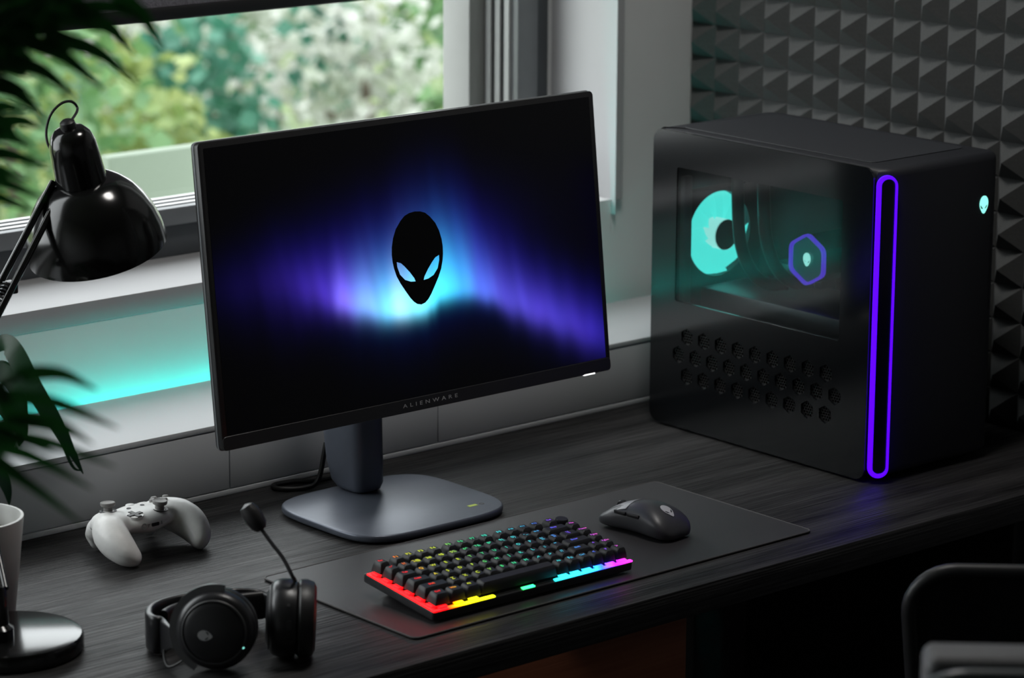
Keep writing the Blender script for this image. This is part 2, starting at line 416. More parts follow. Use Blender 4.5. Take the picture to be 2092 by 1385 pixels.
un = thing('low_drawer_unit', 'long low white drawer unit lying along the back of the desk', 'drawer unit', (.1, .288, 0))
YB = .478
obj('top_board', box(-1.0, .848, .288, YB, .0862, .0938, .0012), 'white_lacquer', un)
obj('plinth', box(-1.0, .848, .288, YB, .0002, .0072, .0008), 'white_lacquer', un)
obj('back_panel', box(-.995, .845, .47, YB, .0073, .0860), 'white_lacquer', un)
for a, b_ in ((-1.0, -.8065), (-.8055, -.4695), (-.4680, -.1322), (-.1308, .2048), (.2062, .848)):
    obj('drawer', box(a, b_, .2884, .469, .0084, .0850, .0008), 'white_lacquer', un)
single('led_strip', box(-.32, .60, YB + .004, YW - .006, .008, .013), 'led_strip_teal', 'teal light strip glowing in the gap between the white drawer unit and the wall', 'light strip', (.2, .495, .008))
struct('trim_4', box(-1.0, .868, YB + .002, YW - .004,  .0005, .006), 'white_lacquer', 'white filler strip behind the drawer unit')

# ------------------------------------------------------------------ acoustic foam
FX = .872; PY = .0495; PZ = .0485; FH = .0258
fo = thing('acoustic_foam', 'charcoal acoustic foam of small pyramids covering the right wall', 'acoustic foam', (FX, .1, .001))
NC, NR = 17, 15
y_top = .4083 + 2 * PY
obj('foam_sheet', box(FX, .8995, y_top - NC * PY, y_top - .0005, .001, .001 + NR * PZ), 'foam', fo, smooth=False)
pb = nb()
q = [pb.verts.new(v) for v in ((0, PY / 2, -PZ / 2), (0, -PY / 2, -PZ / 2), (0, -PY / 2, PZ / 2), (0, PY / 2, PZ / 2), (-FH, 0, 0))]
for a, b_ in ((0, 1), (1, 2), (2, 3), (3, 0)): pb.faces.new((q[a], q[b_], q[4]))
pb.faces.new(q[:4]); bmesh.ops.recalc_face_normals(pb, faces=pb.faces)
pyr = mesh_of(pb, 'foam_pyramid', smooth=False); pyr.materials.append(MATS['foam'])
for c in range(NC):
    for r_ in range(NR):
        o = obj('foam_pyramid', pyr, 'foam', fo)
        o.location = Vector((FX - .0001, y_top - (c + .5) * PY, .0012 + (r_ + .5) * PZ)) - fo.location

# ------------------------------------------------------------------ monitor
MO = Vector((-.024, .098, 0))
mon = thing('monitor', 'large black monitor showing an alien head over a blue aurora, on a grey stand', 'monitor', MO)
PB = Vector((-.0083, .05, .1393)); PV = (Vector((-.0083, .0905, .4924)) - PB).normalized(); PU = Vector((1, 0, 0)); PN = PU.cross(PV)   # PN faces the viewer
PM = Matrix((PU, PV, PN)).transposed().to_4x4(); PM.translation = PB      # x right, y up the screen, z out of the screen
HWD, HGT = .3022, .3555
loop = [(x, y + HGT / 2) for x, y in rrect(HWD * 2, HGT, .006, 5)]
obj('panel', T(prism(loop, -.014, 0, .0012, 2), PM), 'bezel', mon)
obj('edge_trim', T(prism([(x * 1.0022, (y - HGT / 2) * 1.0036 + HGT / 2) for x, y in loop], -.0105, -.0070, .0005, 1), PM), 'frame_mid', mon)
obj('rear_housing', T(prism([(x, y + HGT / 2 + .01) for x, y in rrect(.46, .25, .04, 6)], -.050, -.013, .012, 4), PM), 'black_satin', mon)
obj('chin', T(prism([(x, y + .0085) for x, y in rrect(HWD * 2 - .001, .0165, .005, 4)], -.001, .0012, .0006, 1), PM), 'bezel', mon)
# the picture on the screen: a grid coloured per vertex
def interp(x, tab):
    if x <= tab[0][0]: return tab[0][1]
    for (a, u), (b_, v) in zip(tab, tab[1:]):
        if x <= b_:
            t = (x - a) / (b_ - a); t = t * t * (3 - 2 * t); return u + (v - u) * t
    return tab[-1][1]
LB = [(-.30, .178), (-.24, .176), (-.20, .172), (-.16, .158), (-.12, .141), (-.09, .131), (-.05, .1195), (-.015, .1165), (.008, .1175), (.02, .122), (.034, .130), (.06, .1305), (.08, .128), (.11, .1185), (.15, .098), (.19, .080), (.23, .062), (.27, .044), (.30, .034)]
AMP = [(-.30, .02), (-.24, .06), (-.20, .16), (-.16, .34), (-.135, .55), (-.115, 1.05), (-.09, 1.15), (-.06, 1.3), (-.03, 1.6), (.0, 1.4), (.03, 1.25), (.06, 1.05), (.09, .85), (.12, .68), (.16, .58), (.20, .58), (.24, .48), (.27, .40), (.30, .25)]
WID = [(-.30, .016), (-.20, .016), (-.16, .010), (-.12, .006), (0, .0042), (.10, .0045), (.16, .007), (.30, .010)]
HT = [(-.30, .026), (-.19, .030), (-.12, .034), (-.06, .042), (0, .052), (.06, .050), (.12, .040), (.2, .034), (.3, .032)]
CR = [(-.30, .07), (-.19, .10), (-.14, .13), (-.115, .22), (-.08, .20), (-.05, .16), (-.03, .32), (0, .18), (.03, .06), (.06, .05), (.10, .10), (.13, .13), (.18, .13), (.24, .11), (.30, .07)]
CG = [(-.30, .03), (-.19, .04), (-.14, .06), (-.115, .16), (-.08, .44), (-.05, .66), (-.03, .80), (0, .84), (.04, .76), (.07, .48), (.10, .20), (.14, .11), (.2, .08), (.3, .04)]
rnd = random.Random(3); ST = [(-.31 + k * .62 / 52, .88 + .24 * rnd.random()) for k in range(53)]
def aurora(x, y):
    lb = interp(x, LB); a = interp(x, AMP) * interp(x + (y - lb) * .18, ST); h = interp(x, HT); wd = interp(x, WID)
    e = y - lb; step = 1 / (1 + math.exp(-e / wd))
    up_ = max(0., e)
    core = step * math.exp(-(up_ / h) ** 1.7); wide = step * math.exp(-(up_ / (h * 1.75)) ** 2.2)
    below = .06 * math.exp(e / .02) if e < 0 else .0
    cr, cg = interp(x, CR), interp(x, CG)
    r_ = a * (core * cr + wide * .014); g = a * (core * cg + wide * .012); b_ = a * (core * .72 + wide * .36 + below * .6)
    halo = .05 * math.exp(-((x - .0) / .13) ** 2 - ((y - .19) / .06) ** 2)
    return (r_ + halo * .05, g + halo * .03 + a * below * .05, b_ + halo, 1)
NX, NY = 260, 150; SX0, SX1, SY0, SY1 = -.2945, .2945, .0172, .3485
sb = nb(); grid = [[sb.verts.new((SX0 + (SX1 - SX0) * i / NX, SY0 + (SY1 - SY0) * j / NY, 0)) for i in range(NX + 1)] for j in range(NY + 1)]
for j in range(NY):
    for i in range(NX): sb.faces.new((grid[j][i], grid[j][i + 1], grid[j + 1][i + 1], grid[j + 1][i]))
cl = sb.loops.layers.float_color.new('picture')
for f in sb.faces:
    for l in f.loops: l[cl] = aurora(l.vert.co.x, l.vert.co.y)
smt = M('screen_picture', (.003, .003, .004), .22, var=0., spec=.3)
nt = smt.node_tree; va = nt.nodes.new('ShaderNodeVertexColor'); va.layer_name = 'picture'
nt.links.new(va.outputs[0], nt.nodes['Principled BSDF'].inputs['Emission Color']); nt.nodes['Principled BSDF'].inputs['Emission Strength'].default_value = 1.25
T(sb, PM @ Matrix.Translation((0, 0, .0004)))
scr = obj('screen', sb, smt, mon, smooth=False, label='lit screen showing a blue and violet aurora')
def black_print():
    return M('print_black', (.002, .002, .002), .3, var=0., spec=.2)
black_print()
obj('screen_emblem', T(alien(.1128, .00012), PM @ Matrix.Translation((.0028, .1836, .0007))), 'print_black', scr, label='black alien head emblem with glowing eyes')
tb = text_bm('ALIENWARE', .0066, .0001, 1.75)
xs = [v.co.x for v in tb.verts]; sc_ = .0852 / (max(xs) - min(xs)); ox = -(max(xs) + min(xs)) / 2
T(tb, PM @ Matrix.Translation((.0052, .0088, .0014)) @ Matrix.Diagonal((sc_, 1.0, 1, 1)) @ Matrix.Translation((ox, 0, 0)))
obj('lettering', tb, 'legend_white', mon, label='pale wide-spaced brand lettering on the lower bezel')
obj('power_light', T(box(.2555, .2740, -.0006, .0012, -.003, .0014, .0005), PM), 'led_white', mon, label='small white power light under the bezel')
# stand
cx, cy = -.024, .098
def superloop(a, b_, p, n=48, ox=0, oy=0):
    o = []
    for k in range(n):
        t = 2 * math.pi * k / n; c, s = math.cos(t), math.sin(t)
        o.append((ox + a * math.copysign(abs(c) ** (2 / p), c), oy + b_ * math.copysign(abs(s) ** (2 / p), s)))
    return o
base = obj('base_plate', prism(superloop(.119, .1065, 4.2, 64, cx, cy), .0025, .0115, .0028, 3), 'stand_grey', mon)
obj('base_pad', prism(superloop(.112, .100, 4.2, 48, cx, cy), .0003, .0026), 'rubber', mon)
cb = nb(); rings = []
for z, yc, wx, wy in ((.0112, .176, .016, .020), (.0145, .177, .0215, .027), (.022, .180, .0248, .033), (.045, .185, .0262, .0375), (.09, .189, .0268, .0405), (.15, .191, .0270, .0415), (.24, .189, .0262, .039), (.33, .180, .0245, .034), (.345, .178, .020, .028)):
    rings.append([cb.verts.new((x, y, z)) for x, y in superloop(wx, wy, 3.2, 32, -.0145, yc)])
for A, B in zip(rings, rings[1:]):
    for k in range(32): cb.faces.new((A[k], A[(k + 1) % 32], B[(k + 1) % 32], B[k]))
cb.faces.new(rings[0][::-1]); cb.faces.new(rings[-1]); bmesh.ops.recalc_face_normals(cb, faces=cb.faces)
obj('column', cb, 'stand_grey', mon)
obj('mount', box(-.055, .030, .115, .160, .26, .35, .006), 'black_satin', mon)
obj('sticker', box(.040, .053, .0262, .0322, .01145, .0118), 'lime', base, label='yellow-green sticker on the base plate')
obj('sticker_ring', T(lathe([(.0020, 0), (.0034, 0), (.0034, .0003), (.0020, .0003), (.0020, 0)], 20, cap=False), Matrix.Translation((.0605, .0285, .01145))), 'dark_grey', base, label='small dark ring mark beside the sticker')
cab = catmull([(-.02, .236, .06), (-.03, .240, .012), (-.05, .245, .0035), (-.075, .262, .0035), (-.070, .279, .0035), (-.040, .276, .0035), (-.02, .262, .0035), (.02, .262, .0035), (.08, .275, .0035)], 8)
single('monitor_cable', tube(cab, .0032, 8), 'cable', 'short black cable curled on the desk behind the monitor stand', 'cable', (-.04, .26, .0003))

# ------------------------------------------------------------------ desk mat
mp_ = thing('mouse_pad', 'large dark cloth mouse pad with stitched edge under the keyboard and mouse', 'mouse pad', (.004, -.152, 0))
loop = [(x + .0045, y - .1520) for x, y in rrect(.6165, .2765, .008, 5)]
obj('cloth', prism(loop, .0004, .0028, .0006, 1), 'pad_cloth', mp_)
obj('stitched_edge', tube([(x, y, .0022) for x, y in loop], .0012, 6, closed=True), 'pad_stitch', mp_)

# ------------------------------------------------------------------ keyboard
KW, KD = .2935, .1285
kb = thing('keyboard', 'compact black mechanical keyboard with rainbow backlit keys', 'keyboard', (-.2590, -.2665, .0034), (R(6.2), 0, R(-.9)))
def kobj(name, bm, mat, par=kb, **k): return obj(name, bm, mat, par, world=False, **k)
kobj('case', T(prism(rrect(KW, KD, .004, 4), .0022, .0125, .0018, 2), Matrix.Translation((KW / 2, KD / 2, 0))), 'black_satin')
kobj('key_plate', box(.004, KW - .004, .004, KD - .004, .0124, .0134), 'dark_grey')
for fx in (.02, KW - .05): kobj('foot', box(fx, fx + .03, KD - .022, KD - .012, -.0100, .0024, .001), 'rubber')
for fx in (.02, KW - .05): kobj('foot', box(fx, fx + .03, .010, .018, .0004, .0024, .0005), 'rubber')
# rainbow: one emission ramp along the keyboard
def rainbow(name, strength, pure=False):
    mt = bpy.data.materials.new(name); MATS[name] = mt; mt.use_nodes = True; nt = mt.node_tree; b = nt.nodes['Principled BSDF']
    tc = nt.nodes.new('ShaderNodeTexCoord'); tc.object = kb; sx = nt.nodes.new('ShaderNodeSeparateXYZ'); nt.links.new(tc.outputs['Object'], sx.inputs[0])
    dv = nt.nodes.new('ShaderNodeMath'); dv.operation = 'DIVIDE'; dv.inputs[1].default_value = KW; nt.links.new(sx.outputs[0], dv.inputs[0])
    rp = nt.nodes.new('ShaderNodeValToRGB'); nt.links.new(dv.outputs[0], rp.inputs[0])
    st = [(.0, (1, .006, .008)), (.07, (1, .010, .012)), (.11, (1, .20, .01)), (.16, (.62, .66, .02)), (.32, (.55, .70, .03)), (.40, (.05, .65, .16)), (.52, (.03, .62, .30)), (.60, (.05, .66, .62)), (.74, (.06, .50, .72)), (.84, (.08, .12, .85)), (.91, (.30, .05, .85)), (.97, (.85, .12, .55))]
    if pure: st = [(.0, (1, .001, .002)), (.07, (1, .002, .003)), (.11, (1, .12, .0)), (.16, (.70, .55, .002)), (.32, (.50, .62, .004)), (.40, (.02, .6, .06)), (.52, (.01, .55, .14)), (.60, (.01, .50, .52)), (.74, (.01, .34, .70)), (.84, (.01, .05, .95)), (.91, (.16, .005, .95)), (.97, (.75, .01, .42))]
    el = rp.color_ramp.elements
    while len(el) < len(st): el.new(.5)
    for e, (p, c) in zip(el, st): e.position = p; e.color = (*c, 1)
    nt.links.new(rp.outputs[0], b.inputs['Emission Color']); b.inputs['Emission Strength'].default_value = strength; b.inputs['Base Color'].default_value = (.05, .05, .05, 1)
    return mt
rainbow('key_legend', 1.2); rainbow('key_glow', 8.0, True)
kobj('side_glow', box(.0006, .0066, .003, KD - .006, .0122, .0140, .0006), 'key_glow', label='red glowing light edge')
for a, b_ in ((.0006, .088), (.128, .146), (.176, KW - .0006)):
    kobj('front_glow', box(a, b_, .0006, .0056, .0122, .0140, .0006), 'key_glow', label='glowing coloured light edge')
U = (KW - .010) / 16; PYK = .01985
def keymesh(wu, mt):
    w = wu * U - .0014; d = PYK - .0022; h = .0105; ins = .0026
    h = .0125; b = nb(); secs = []
    for z, i in ((0, 0), (h * .55, ins * .5), (h - .0012, ins), (h, ins + .0012)):
        secs.append([b.verts.new((x, y, z)) for x, y in rrect(w - 2 * i, d - 2 * i, .0013, 2)])
    for A, B in zip(secs, secs[1:]):
        n = len(A)
        for k in range(n): b.faces.new((A[k], A[(k + 1) % n], B[(k + 1) % n], B[k]))
    b.faces.new(secs[0][::-1])
    c = b.verts.new((0, 0, h - .0005)); n = len(secs[-1])
    for k in range(n): b.faces.new((secs[-1][k], secs[-1][(k + 1) % n], c))
    bmesh.ops.recalc_face_normals(b, faces=b.faces)
    me = mesh_of(b, 'key', angle=30); me.materials.append(MATS[mt]); return me
KM = {}
ROWS = [
    [('Esc', 1), (None, .25)] + [('F%d' % k, 1) for k in (1, 2, 3, 4)] + [(None, .25)] + [('F%d' % k, 1) for k in (5, 6, 7, 8)] + [(None, .25)] + [('F%d' % k, 1) for k in (9, 10, 11, 12)] + [(None, .25), ('Del', 1)],
    [(c, 1) for c in ('~`', '1!', '2@', '3#', '4$', '5%', '6^', '7&', '8*', '9(', '0)', '-_', '=+')] + [('Bksp', 2), ('Mic', 1)],
    [('Tab', 1.5)] + [(c, 1) for c in 'QWERTYUIOP'] + [('[{', 1), (']}', 1), ('\\|', 1.5), ('Home', 1)],
    [('Caps', 1.75)] + [(c, 1) for c in 'ASDFGHJKL'] + [(';:', 1), ('\'"', 1), ('Enter', 2.25), ('PgUp', 1)],
    [('Shift', 2.25)] + [(c, 1) for c in 'ZXCVBNM'] + [(',<', 1), ('.>', 1), ('/?', 1), ('Shift', 1.75), ('^', 1), ('PgDn', 1)],
    [('Ctrl', 1.25), ('Win', 1.25), ('Alt', 1.25), ('', 6.25), ('Alt', 1), ('Fn', 1), ('Ctrl', 1), ('<', 1), ('v', 1), ('>', 1)]]
LEG = {}
for r_, row in enumerate(ROWS):
    x = 0; y = KD - .0055 - (r_ + .5) * PYK
    for cap_, w in row:
        if cap_ is not None:
            if w not in KM: KM[w] = keymesh(w, 'keycap')
            k = obj('key' if cap_ else 'space_bar', KM[w], 'keycap', kb); k.location = (.005 + (x + w / 2) * U, y, .0176); k.rotation_euler = (R((2.5 - r_) * -1.2), 0, 0)
            if cap_:
                if cap_ not in LEG:
                    tbm = text_bm(cap_, .0062 if len(cap_) < 3 else .0040, .00008, 1.05); LEG[cap_] = mesh_of(tbm, 'legend', False); LEG[cap_].materials.append(MATS['key_legend'])
                lg = obj('legend', LEG[cap_], 'key_legend', k); lg.location = (-min(.0022, w * .001), .0014, .0125); lg.scale = (1.1, 1.1, 1)
        x += w
swm = mesh_of(box(-.0052, .0052, -.0034, .0034, 0, .0028, .0006), 'switch_light'); swm.materials.append(MATS['key_glow'])
for r_ in range(6):
    o = obj('switch_light', swm, 'key_glow', kb); o.location = (.0068, KD - .0055 - (r_ + .5) * PYK, .0136); o.rotation_euler = (0, 0, R(90))
for c_ in (.6, 1.9, 3.1, 10.5, 11.5, 12.5, 13.5, 14.5, 15.5):
    o = obj('switch_light', swm, 'key_glow', kb); o.location = (.005 + c_ * U, .0058, .0136)
kn = kobj('volume_dial', T(lathe([(0, 0), (.0078, 0), (.0078, .0135), (.0070, .0155), (0, .0158)], 28), Matrix.Translation((.005 + 15.5 * U, KD - .0055 - .5 * PYK, .0134))), 'keycap')

# ------------------------------------------------------------------ mouse
ms = thing('gaming_mouse', 'dark grey wireless mouse with a pale alien emblem, resting on the mouse pad', 'mouse', (.157, -.161, .0030), (0, 0, R(6)))
ms.scale = (.95, .95, .98)
def mring(y, hw, zt, zb, k=2.6, n=28):
    o = []
    for i in range(n):
        t = 2 * math.pi * i / n; c, s = math.cos(t), math.sin(t)
        x = hw * math.copysign(abs(c) ** (2 / k), c); z = math.copysign(abs(s) ** (2 / (2.2 if s > 0 else 6)), s)
        z = (zt + zb) / 2 + (zt - zb) / 2 * z
        o.append((x * (1 - .10 * max(0, (z - .02) / .03)), y, z))
    return o
msec = [(.0575, .014, .0105, .0070), (.0570, .0235, .0135, .0050), (.050, .0280, .0195, .0022), (.038, .0292, .0265, .0012), (.022, .0280, .0330, .0010), (.006, .0272, .0372, .0010), (-.010, .0280, .0388, .0010), (-.026, .0302, .0368, .0010), (-.040, .0310, .0315, .0010), (-.051, .0280, .0235, .0012), (-.0575, .0205, .0150, .0020), (-.0598, .0110, .0095, .0045)]
mb = nb(); rg = [[mb.verts.new(p) for p in mring(*a)] for a in msec]
for A, B in zip(rg, rg[1:]):
    for k in range(28): mb.faces.new((A[k], A[(k + 1) % 28], B[(k + 1) % 28], B[k]))
mb.faces.new(rg[0][::-1]); mb.faces.new(rg[-1]); bmesh.ops.recalc_face_normals(mb, faces=mb.faces)
bmesh.ops.subdivide_edges(mb, edges=list(mb.edges), cuts=1, use_grid_fill=True, smooth=.6)
def mobj(name, bm, mat, par=ms, **k): return obj(name, bm, mat, par, world=False, **k)
from mathutils.bvhtree import BVHTree
mouse_bvh = BVHTree.FromBMesh(mb)
mobj('shell', mb, 'mouse_shell', angle=60)
def mtop(y):
    for a, b_ in zip(msec, msec[1:]):
        if b_[0] <= y <= a[0]:
            t = (a[0] - y) / (a[0] - b_[0]); return a[2] + (b_[2] - a[2]) * t
    return .02
for s in (-1, 1):   # two button plates
    b = nb(); rows = []
    for y in (.0560, .050, .042, .034, .026, .018, .012):
        hw = interp(-y, [(-.0575, .020), (-.05, .0245), (-.012, .0235)])
        rows.append([b.verts.new((s * (.0012 + (hw - .0012) * t), y, mtop(y) + .0012 - .0066 * t * t)) for t in (0, .25, .5, .75, .92, 1)])
    for A, B in zip(rows, rows[1:]):
        for k in range(5): b.faces.new((A[k], A[k + 1], B[k + 1], B[k]))
    bmesh.ops.recalc_face_normals(b, faces=b.faces)
    if sum(f.normal.z for f in b.faces) < 0: bmesh.ops.reverse_faces(b, faces=b.faces)
    bmesh.ops.solidify(b, geom=list(b.faces), thickness=.0012)
    mobj('button', b, 'mouse_top', angle=50)
mobj('scroll_wheel', T(lathe([(0, -.0032), (.0078, -.0032), (.0088, -.002), (.0088, .002), (.0078, .0032), (0, .0032)], 28), axis_m((0, .037, .0225), (1, 0, 0))), 'black_plastic')
for y0 in (.008, -.014):
    b = box(-.0292, -.0262, y0, y0 + .019, .0225, .0275, .0012); mobj('side_button', b, 'black_plastic')
sl = Vector((0, -.021, -.0150)).normalized()
nrm = Vector((0, sl.z, -sl.y)); nrm = -nrm if nrm.z < 0 else nrm
em = T(alien(.0200, .0003), axis_m(Vector((0, -.037, .04)), (0, 0, 1), (1, 0, 0)))
bmesh.ops.subdivide_edges(em, edges=[e for e in em.edges if e.calc_length() > .003], cuts=3, use_grid_fill=True)
bmesh.ops.triangulate(em, faces=list(em.faces))
for v in em.verts:
    up_ = v.co.z - .04; h, n, _, _ = mouse_bvh.ray_cast(Vector((v.co.x, v.co.y, .1)), Vector((0, 0, -1)))
    if h: v.co = h + n * (.0005 + up_)
mobj('emblem', em, 'emblem_silver', smooth=False, label='pale alien head emblem')

# ------------------------------------------------------------------ game controller
gc = thing('game_controller', 'white game controller with two thumb sticks lying on the desk', 'game controller', (-.345, .160, 0), (0, 0, R(4)))
gc.scale = (.86, .86, .90)
def gobj(name, bm, mat, par=gc, **k): return obj(name, bm, mat, par, world=False, **k)
TL = R(10)      # the face tips towards the player
parts = [ellipsoid((0, .012, .042), (.058, .034, .0155)), ellipsoid((0, .028, .041), (.050, .022, .0165)),
         ellipsoid((-.044, .018, .044), (.029, .031, .0155)), ellipsoid((.044, .018, .044), (.029, .031, .0155)), ellipsoid((0, .004, .040), (.03, .026, .014))]
for s in (-1, 1):
    parts.append(capsule([(s * .050, .020, .040), (s * .060, .002, .0360), (s * .0645, -.017, .0290), (s * .0630, -.034, .0200), (s * .0580, -.044, .0140)], [.0205, .0240, .0230, .0185, .0130], 16))
    parts.append(ellipsoid((s * .045, .045, .030), (.021, .014, .018)))
    parts.append(ellipsoid((s * .045, .050, .018), (.014, .010, .0165)))
from mathutils.bvhtree import BVHTree
shell = fuse(join(*parts), .0018, 12, .5); bvh = BVHTree.FromBMesh(shell)
def on_top(x, y):
    h, n, _, _ = bvh.ray_cast(Vector((x, y, .2)), Vector((0, 0, -1))); return h, (n + Vector((0, 0, 2))).normalized()
def on_front(x, z):
    h, n, _, _ = bvh.ray_cast(Vector((x, -.0, z - .0)) + Vector((0, -.045, 0)), Vector((0, 1, 0))); return h, n
gobj('shell', shell, 'white_shell', angle=180)
for x, y in ((-.0440, .026), (.0225, -.002)):
    h, n = on_top(x, y)
    st = gobj('thumb_stick', T(lathe([(.0066, -.004), (.0062, .0050), (.0074, .0060), (.0096, .0068), (.0104, .0088), (.0102, .0112), (.0094, .0118), (.0078, .0110), (0, .0106)], 32), axis_m(h, n)), 'grey_rubber')
    gobj('stick_collar', T(lathe([(.0085, -.002), (.0118, -.0010), (.0120, .0002), (.0100, .0008), (.0082, -.0004)], 32, cap=False), axis_m(h, n)), 'dark_grey', st)
h, n = on_top(-.0205, -.003)
dp = gobj('direction_pad', T(lathe([(0, .0004), (.0100, .0012), (.0118, .0006), (.0118, -.003), (0, -.003)], 32), axis_m(h, n)), 'white_shell')
cr = [(-.0033, -.0112), (.0033, -.0112), (.0033, -.0033), (.0112, -.0033), (.0112, .0033), (.0033, .0033), (.0033, .0112), (-.0033, .0112), (-.0033, .0033), (-.0112, .0033), (-.0112, -.0033), (-.0033, -.0033)]
gobj('cross', T(prism(cr, 0, .0020, .0005, 1), axis_m(h + n * .0002, n, (1, 0, 0))), 'dark_grey', dp)
for dx, dy in ((0, -.0115), (.0115, 0), (0, .0115), (-.0115, 0)):
    h, n = on_top(.0440 + dx, .026 + dy)
    gobj('face_button', T(lathe([(0, .0030), (.0036, .0027), (.0046, .0016), (.0046, -.003), (0, -.003)], 24), axis_m(h, n)), 'grey_rubber')
for x in (-.0115, .0115):
    h, n = on_top(x, .022)
    gobj('menu_button', T(lathe([(0, .0010), (.0028, .0008), (.0034, 0), (.0034, -.002), (0, -.002)], 16), axis_m(h, n)), 'dark_grey')
h, n = on_top(0, .034)
gobj('home_button', T(lathe([(0, .0012), (.0055, .0009), (.0066, 0), (.0066, -.002), (0, -.002)], 24), axis_m(h, n)), 'white_shell')
for s_ in (-1, 1):
    gobj('bumper', fuse(capsule([(s_ * .014, .047, .0445), (s_ * .036, .049, .0435), (s_ * .062, .036, .0400)], [.0055, .0075, .0060], 12), .0014, 5), 'white_shell', angle=180)
    gobj('trigger', fuse(capsule([(s_ * .046, .052, .034), (s_ * .048, .060, .022), (s_ * .048, .060, .0125)], [.0095, .0085, .0050], 12), .0014, 5), 'white_shell', angle=180)
h, n = on_front(-.0180, .0420)
gobj('headphone_port', T(lathe([(.0021, -.001), (.0040, -.001), (.0042, .0005), (.0021, .0006)], 20, cap=False), axis_m(h, n)), 'legend_white', label='round white marked audio port')
h, n = on_front(0, .0420)
gobj('expansion_port', T(prism(rrect(.0125, .0044, .0012, 3), -.002, .0004), axis_m(h, n, (1, 0, 0))), 'rubber')
for s_ in (-1, 1):
    h, n = on_front(s_ * .0112, .0420)
    gobj('port_arrow', T(prism([(-.0022, -.0022), (.0022, -.0022), (.0, .0024)], -.0005, .0005), axis_m(h, n, (s_, 0, 0))), 'legend_white')

# ------------------------------------------------------------------ headset
HS = Vector((-.47, -.20, 0))
hs = thing('headset', 'black wireless headset with a raised microphone boom, lying on the desk', 'headset', HS)
def face_m(c, n): return axis_m(c, n, Vector((0, 0, 1)).cross(Vector(n)))       # z = outward, x level, y up
RC = .0450
C1 = onz(441, 1287, RC + .0012)
N1 = Vector((-.70, -.70, .10)).normalized()
F1 = face_m(C1, N1) @ Matrix.Scale(.93, 4)
def cup(F, par_name):
    c = obj(par_name, T(lathe([(0, .0165), (.028, .0160), (.0335, .0135), (.0350, .0122), (.0385, .0118), (.0425, .0085), (.0450, .0020), (.0452, -.006), (.0435, -.012), (0, -.012)], 56), F), 'black_satin', hs)
    obj('cap_ring', T(lathe([(.0345, .0124), (.0352, .0136), (.0362, .0136), (.0372, .0122)], 56, cap=False), F), 'dark_grey', c)
    obj('ear_cushion', T(lathe([(.026, -.012), (.0400, -.012), (.0445, -.0160), (.0450, -.022), (.0420, -.0285), (.0360, -.0310), (.0290, -.0285), (.0255, -.022), (.026, -.012)], 48, cap=False), F), 'ear_leather', c)
    obj('ear_mesh', T(cyl(.027, .003, n=32), F @ Matrix.Translation((0, 0, -.0165))), 'pad_cloth', c)
    return c
c1 = cup(F1, 'ear_cup')
obj('emblem', T(alien(.0168, .0004), F1 @ Matrix.Translation((-.0095, -.003, .0163)) @ Matrix.Rotation(R(82), 4, 'Z')), 'emblem_grey', c1, label='grey alien head emblem lying on its side')
obj('status_light', T(lathe([(0, .0012), (.0011, .0008), (.0013, -.001)], 12), F1 @ Matrix.Translation((.0330, -.0165, .0124))), 'led_mint', c1, label='tiny cyan status light')
C2 = onz(578, 1262, .0432)
N2 = Vector((-.80, .60, .05)).normalized(); F2 = face_m(C2, N2)
F2 = F2 @ Matrix.Diagonal((.93, .93, 1.12, 1))
c2 = cup(F2, 'ear_cup')
side2 = -FW + DN * .0; side2 = (side2 - N2 * side2.dot(N2)).normalized()
for up_, w_, h_, nm in ((-.004, .0032, .0075, 'charging_port'), (.019, .0022, .0022, 'rocker_button'), (-.018, .0040, .0016, 'mute_button')):
    d = (side2 * math.cos(math.asin(up_ / .0425)) + Vector((0, 0, 1)) * (up_ / .0425)).normalized()
    obj(nm, T(prism(rrect(w_ * 1.6, h_ * 1.3, w_ * .4, 3), -.001, .0007), axis_m(C2 + N2 * -.006 + d * .0420, d, N2)), 'dark_grey', c2)
# forks that hold the cups
arc = []
for k in range(25):
    a = R(78 + 165 * k / 24); arc.append(F1 @ Vector((.0478 * math.cos(a), .0478 * math.sin(a), -.001)))
obj('fork', sweep(arc, [(-.0045, -.0022), (.0045, -.0022), (.0045, .0022), (-.0045, .0022)], up=N1), 'fork_grey', hs)
fp = F1 @ Vector((-.048, 0, -.001))
bandpts = [fp + Vector((.002, .002, -.012)), onz(334, 1298, .024), onz(316, 1296, .024), onz(305, 1286, .024), onz(312, 1271, .024), onz(345, 1257, .024), onz(400, 1246, .024), onz(470, 1239, .024), onz(530, 1234, .024), onz(562, 1242, .026)]
band = catmull(bandpts, 8)
obj('headband', sweep(band, [(x, y) for x, y in rrect(.0085, .042, .004, 4)], scale=lambda t: .55 if t < .03 else (.55 + .45 * min(1, (t - .03) / .10) if t < .5 else 1 - .45 * max(0, (t - .8) / .2))), 'black_satin', hs, angle=50)
inner = [p + Vector((.010, -.010, 0)) for p in band[30:62]]
obj('headband_cushion', sweep(inner, rrect(.009, .032, .0044, 4)), 'ear_leather', hs, angle=50)
wire = catmull([F1 @ Vector((-.040, -.034, -.004)), at(372, 1350, 3.235), at(345, 1362, 3.24), at(335, 1340, 3.26), at(338, 1312, 3.28)], 8)
obj('fork_wire', tube(wire, .0012, 6), 'cable', hs)
m0 = C2 + Vector((0, 0, .042)) - N2 * .013
boom = catmull([m0 - Vector((0, 0, .012)), m0, at(598, 1178, 3.25), at(578, 1140, 3.25), at(555, 1110, 3.25), at(534, 1081, 3.25)], 8)
obj('microphone_boom', tube(boom, .0021, 8), 'dark_grey', hs)
obj('boom_socket', T(cyl(.0055, .016, n=20, bev=.0015), axis_m(m0 - Vector((0, 0, .018)), (0, 0, 1))), 'dark_grey', hs)
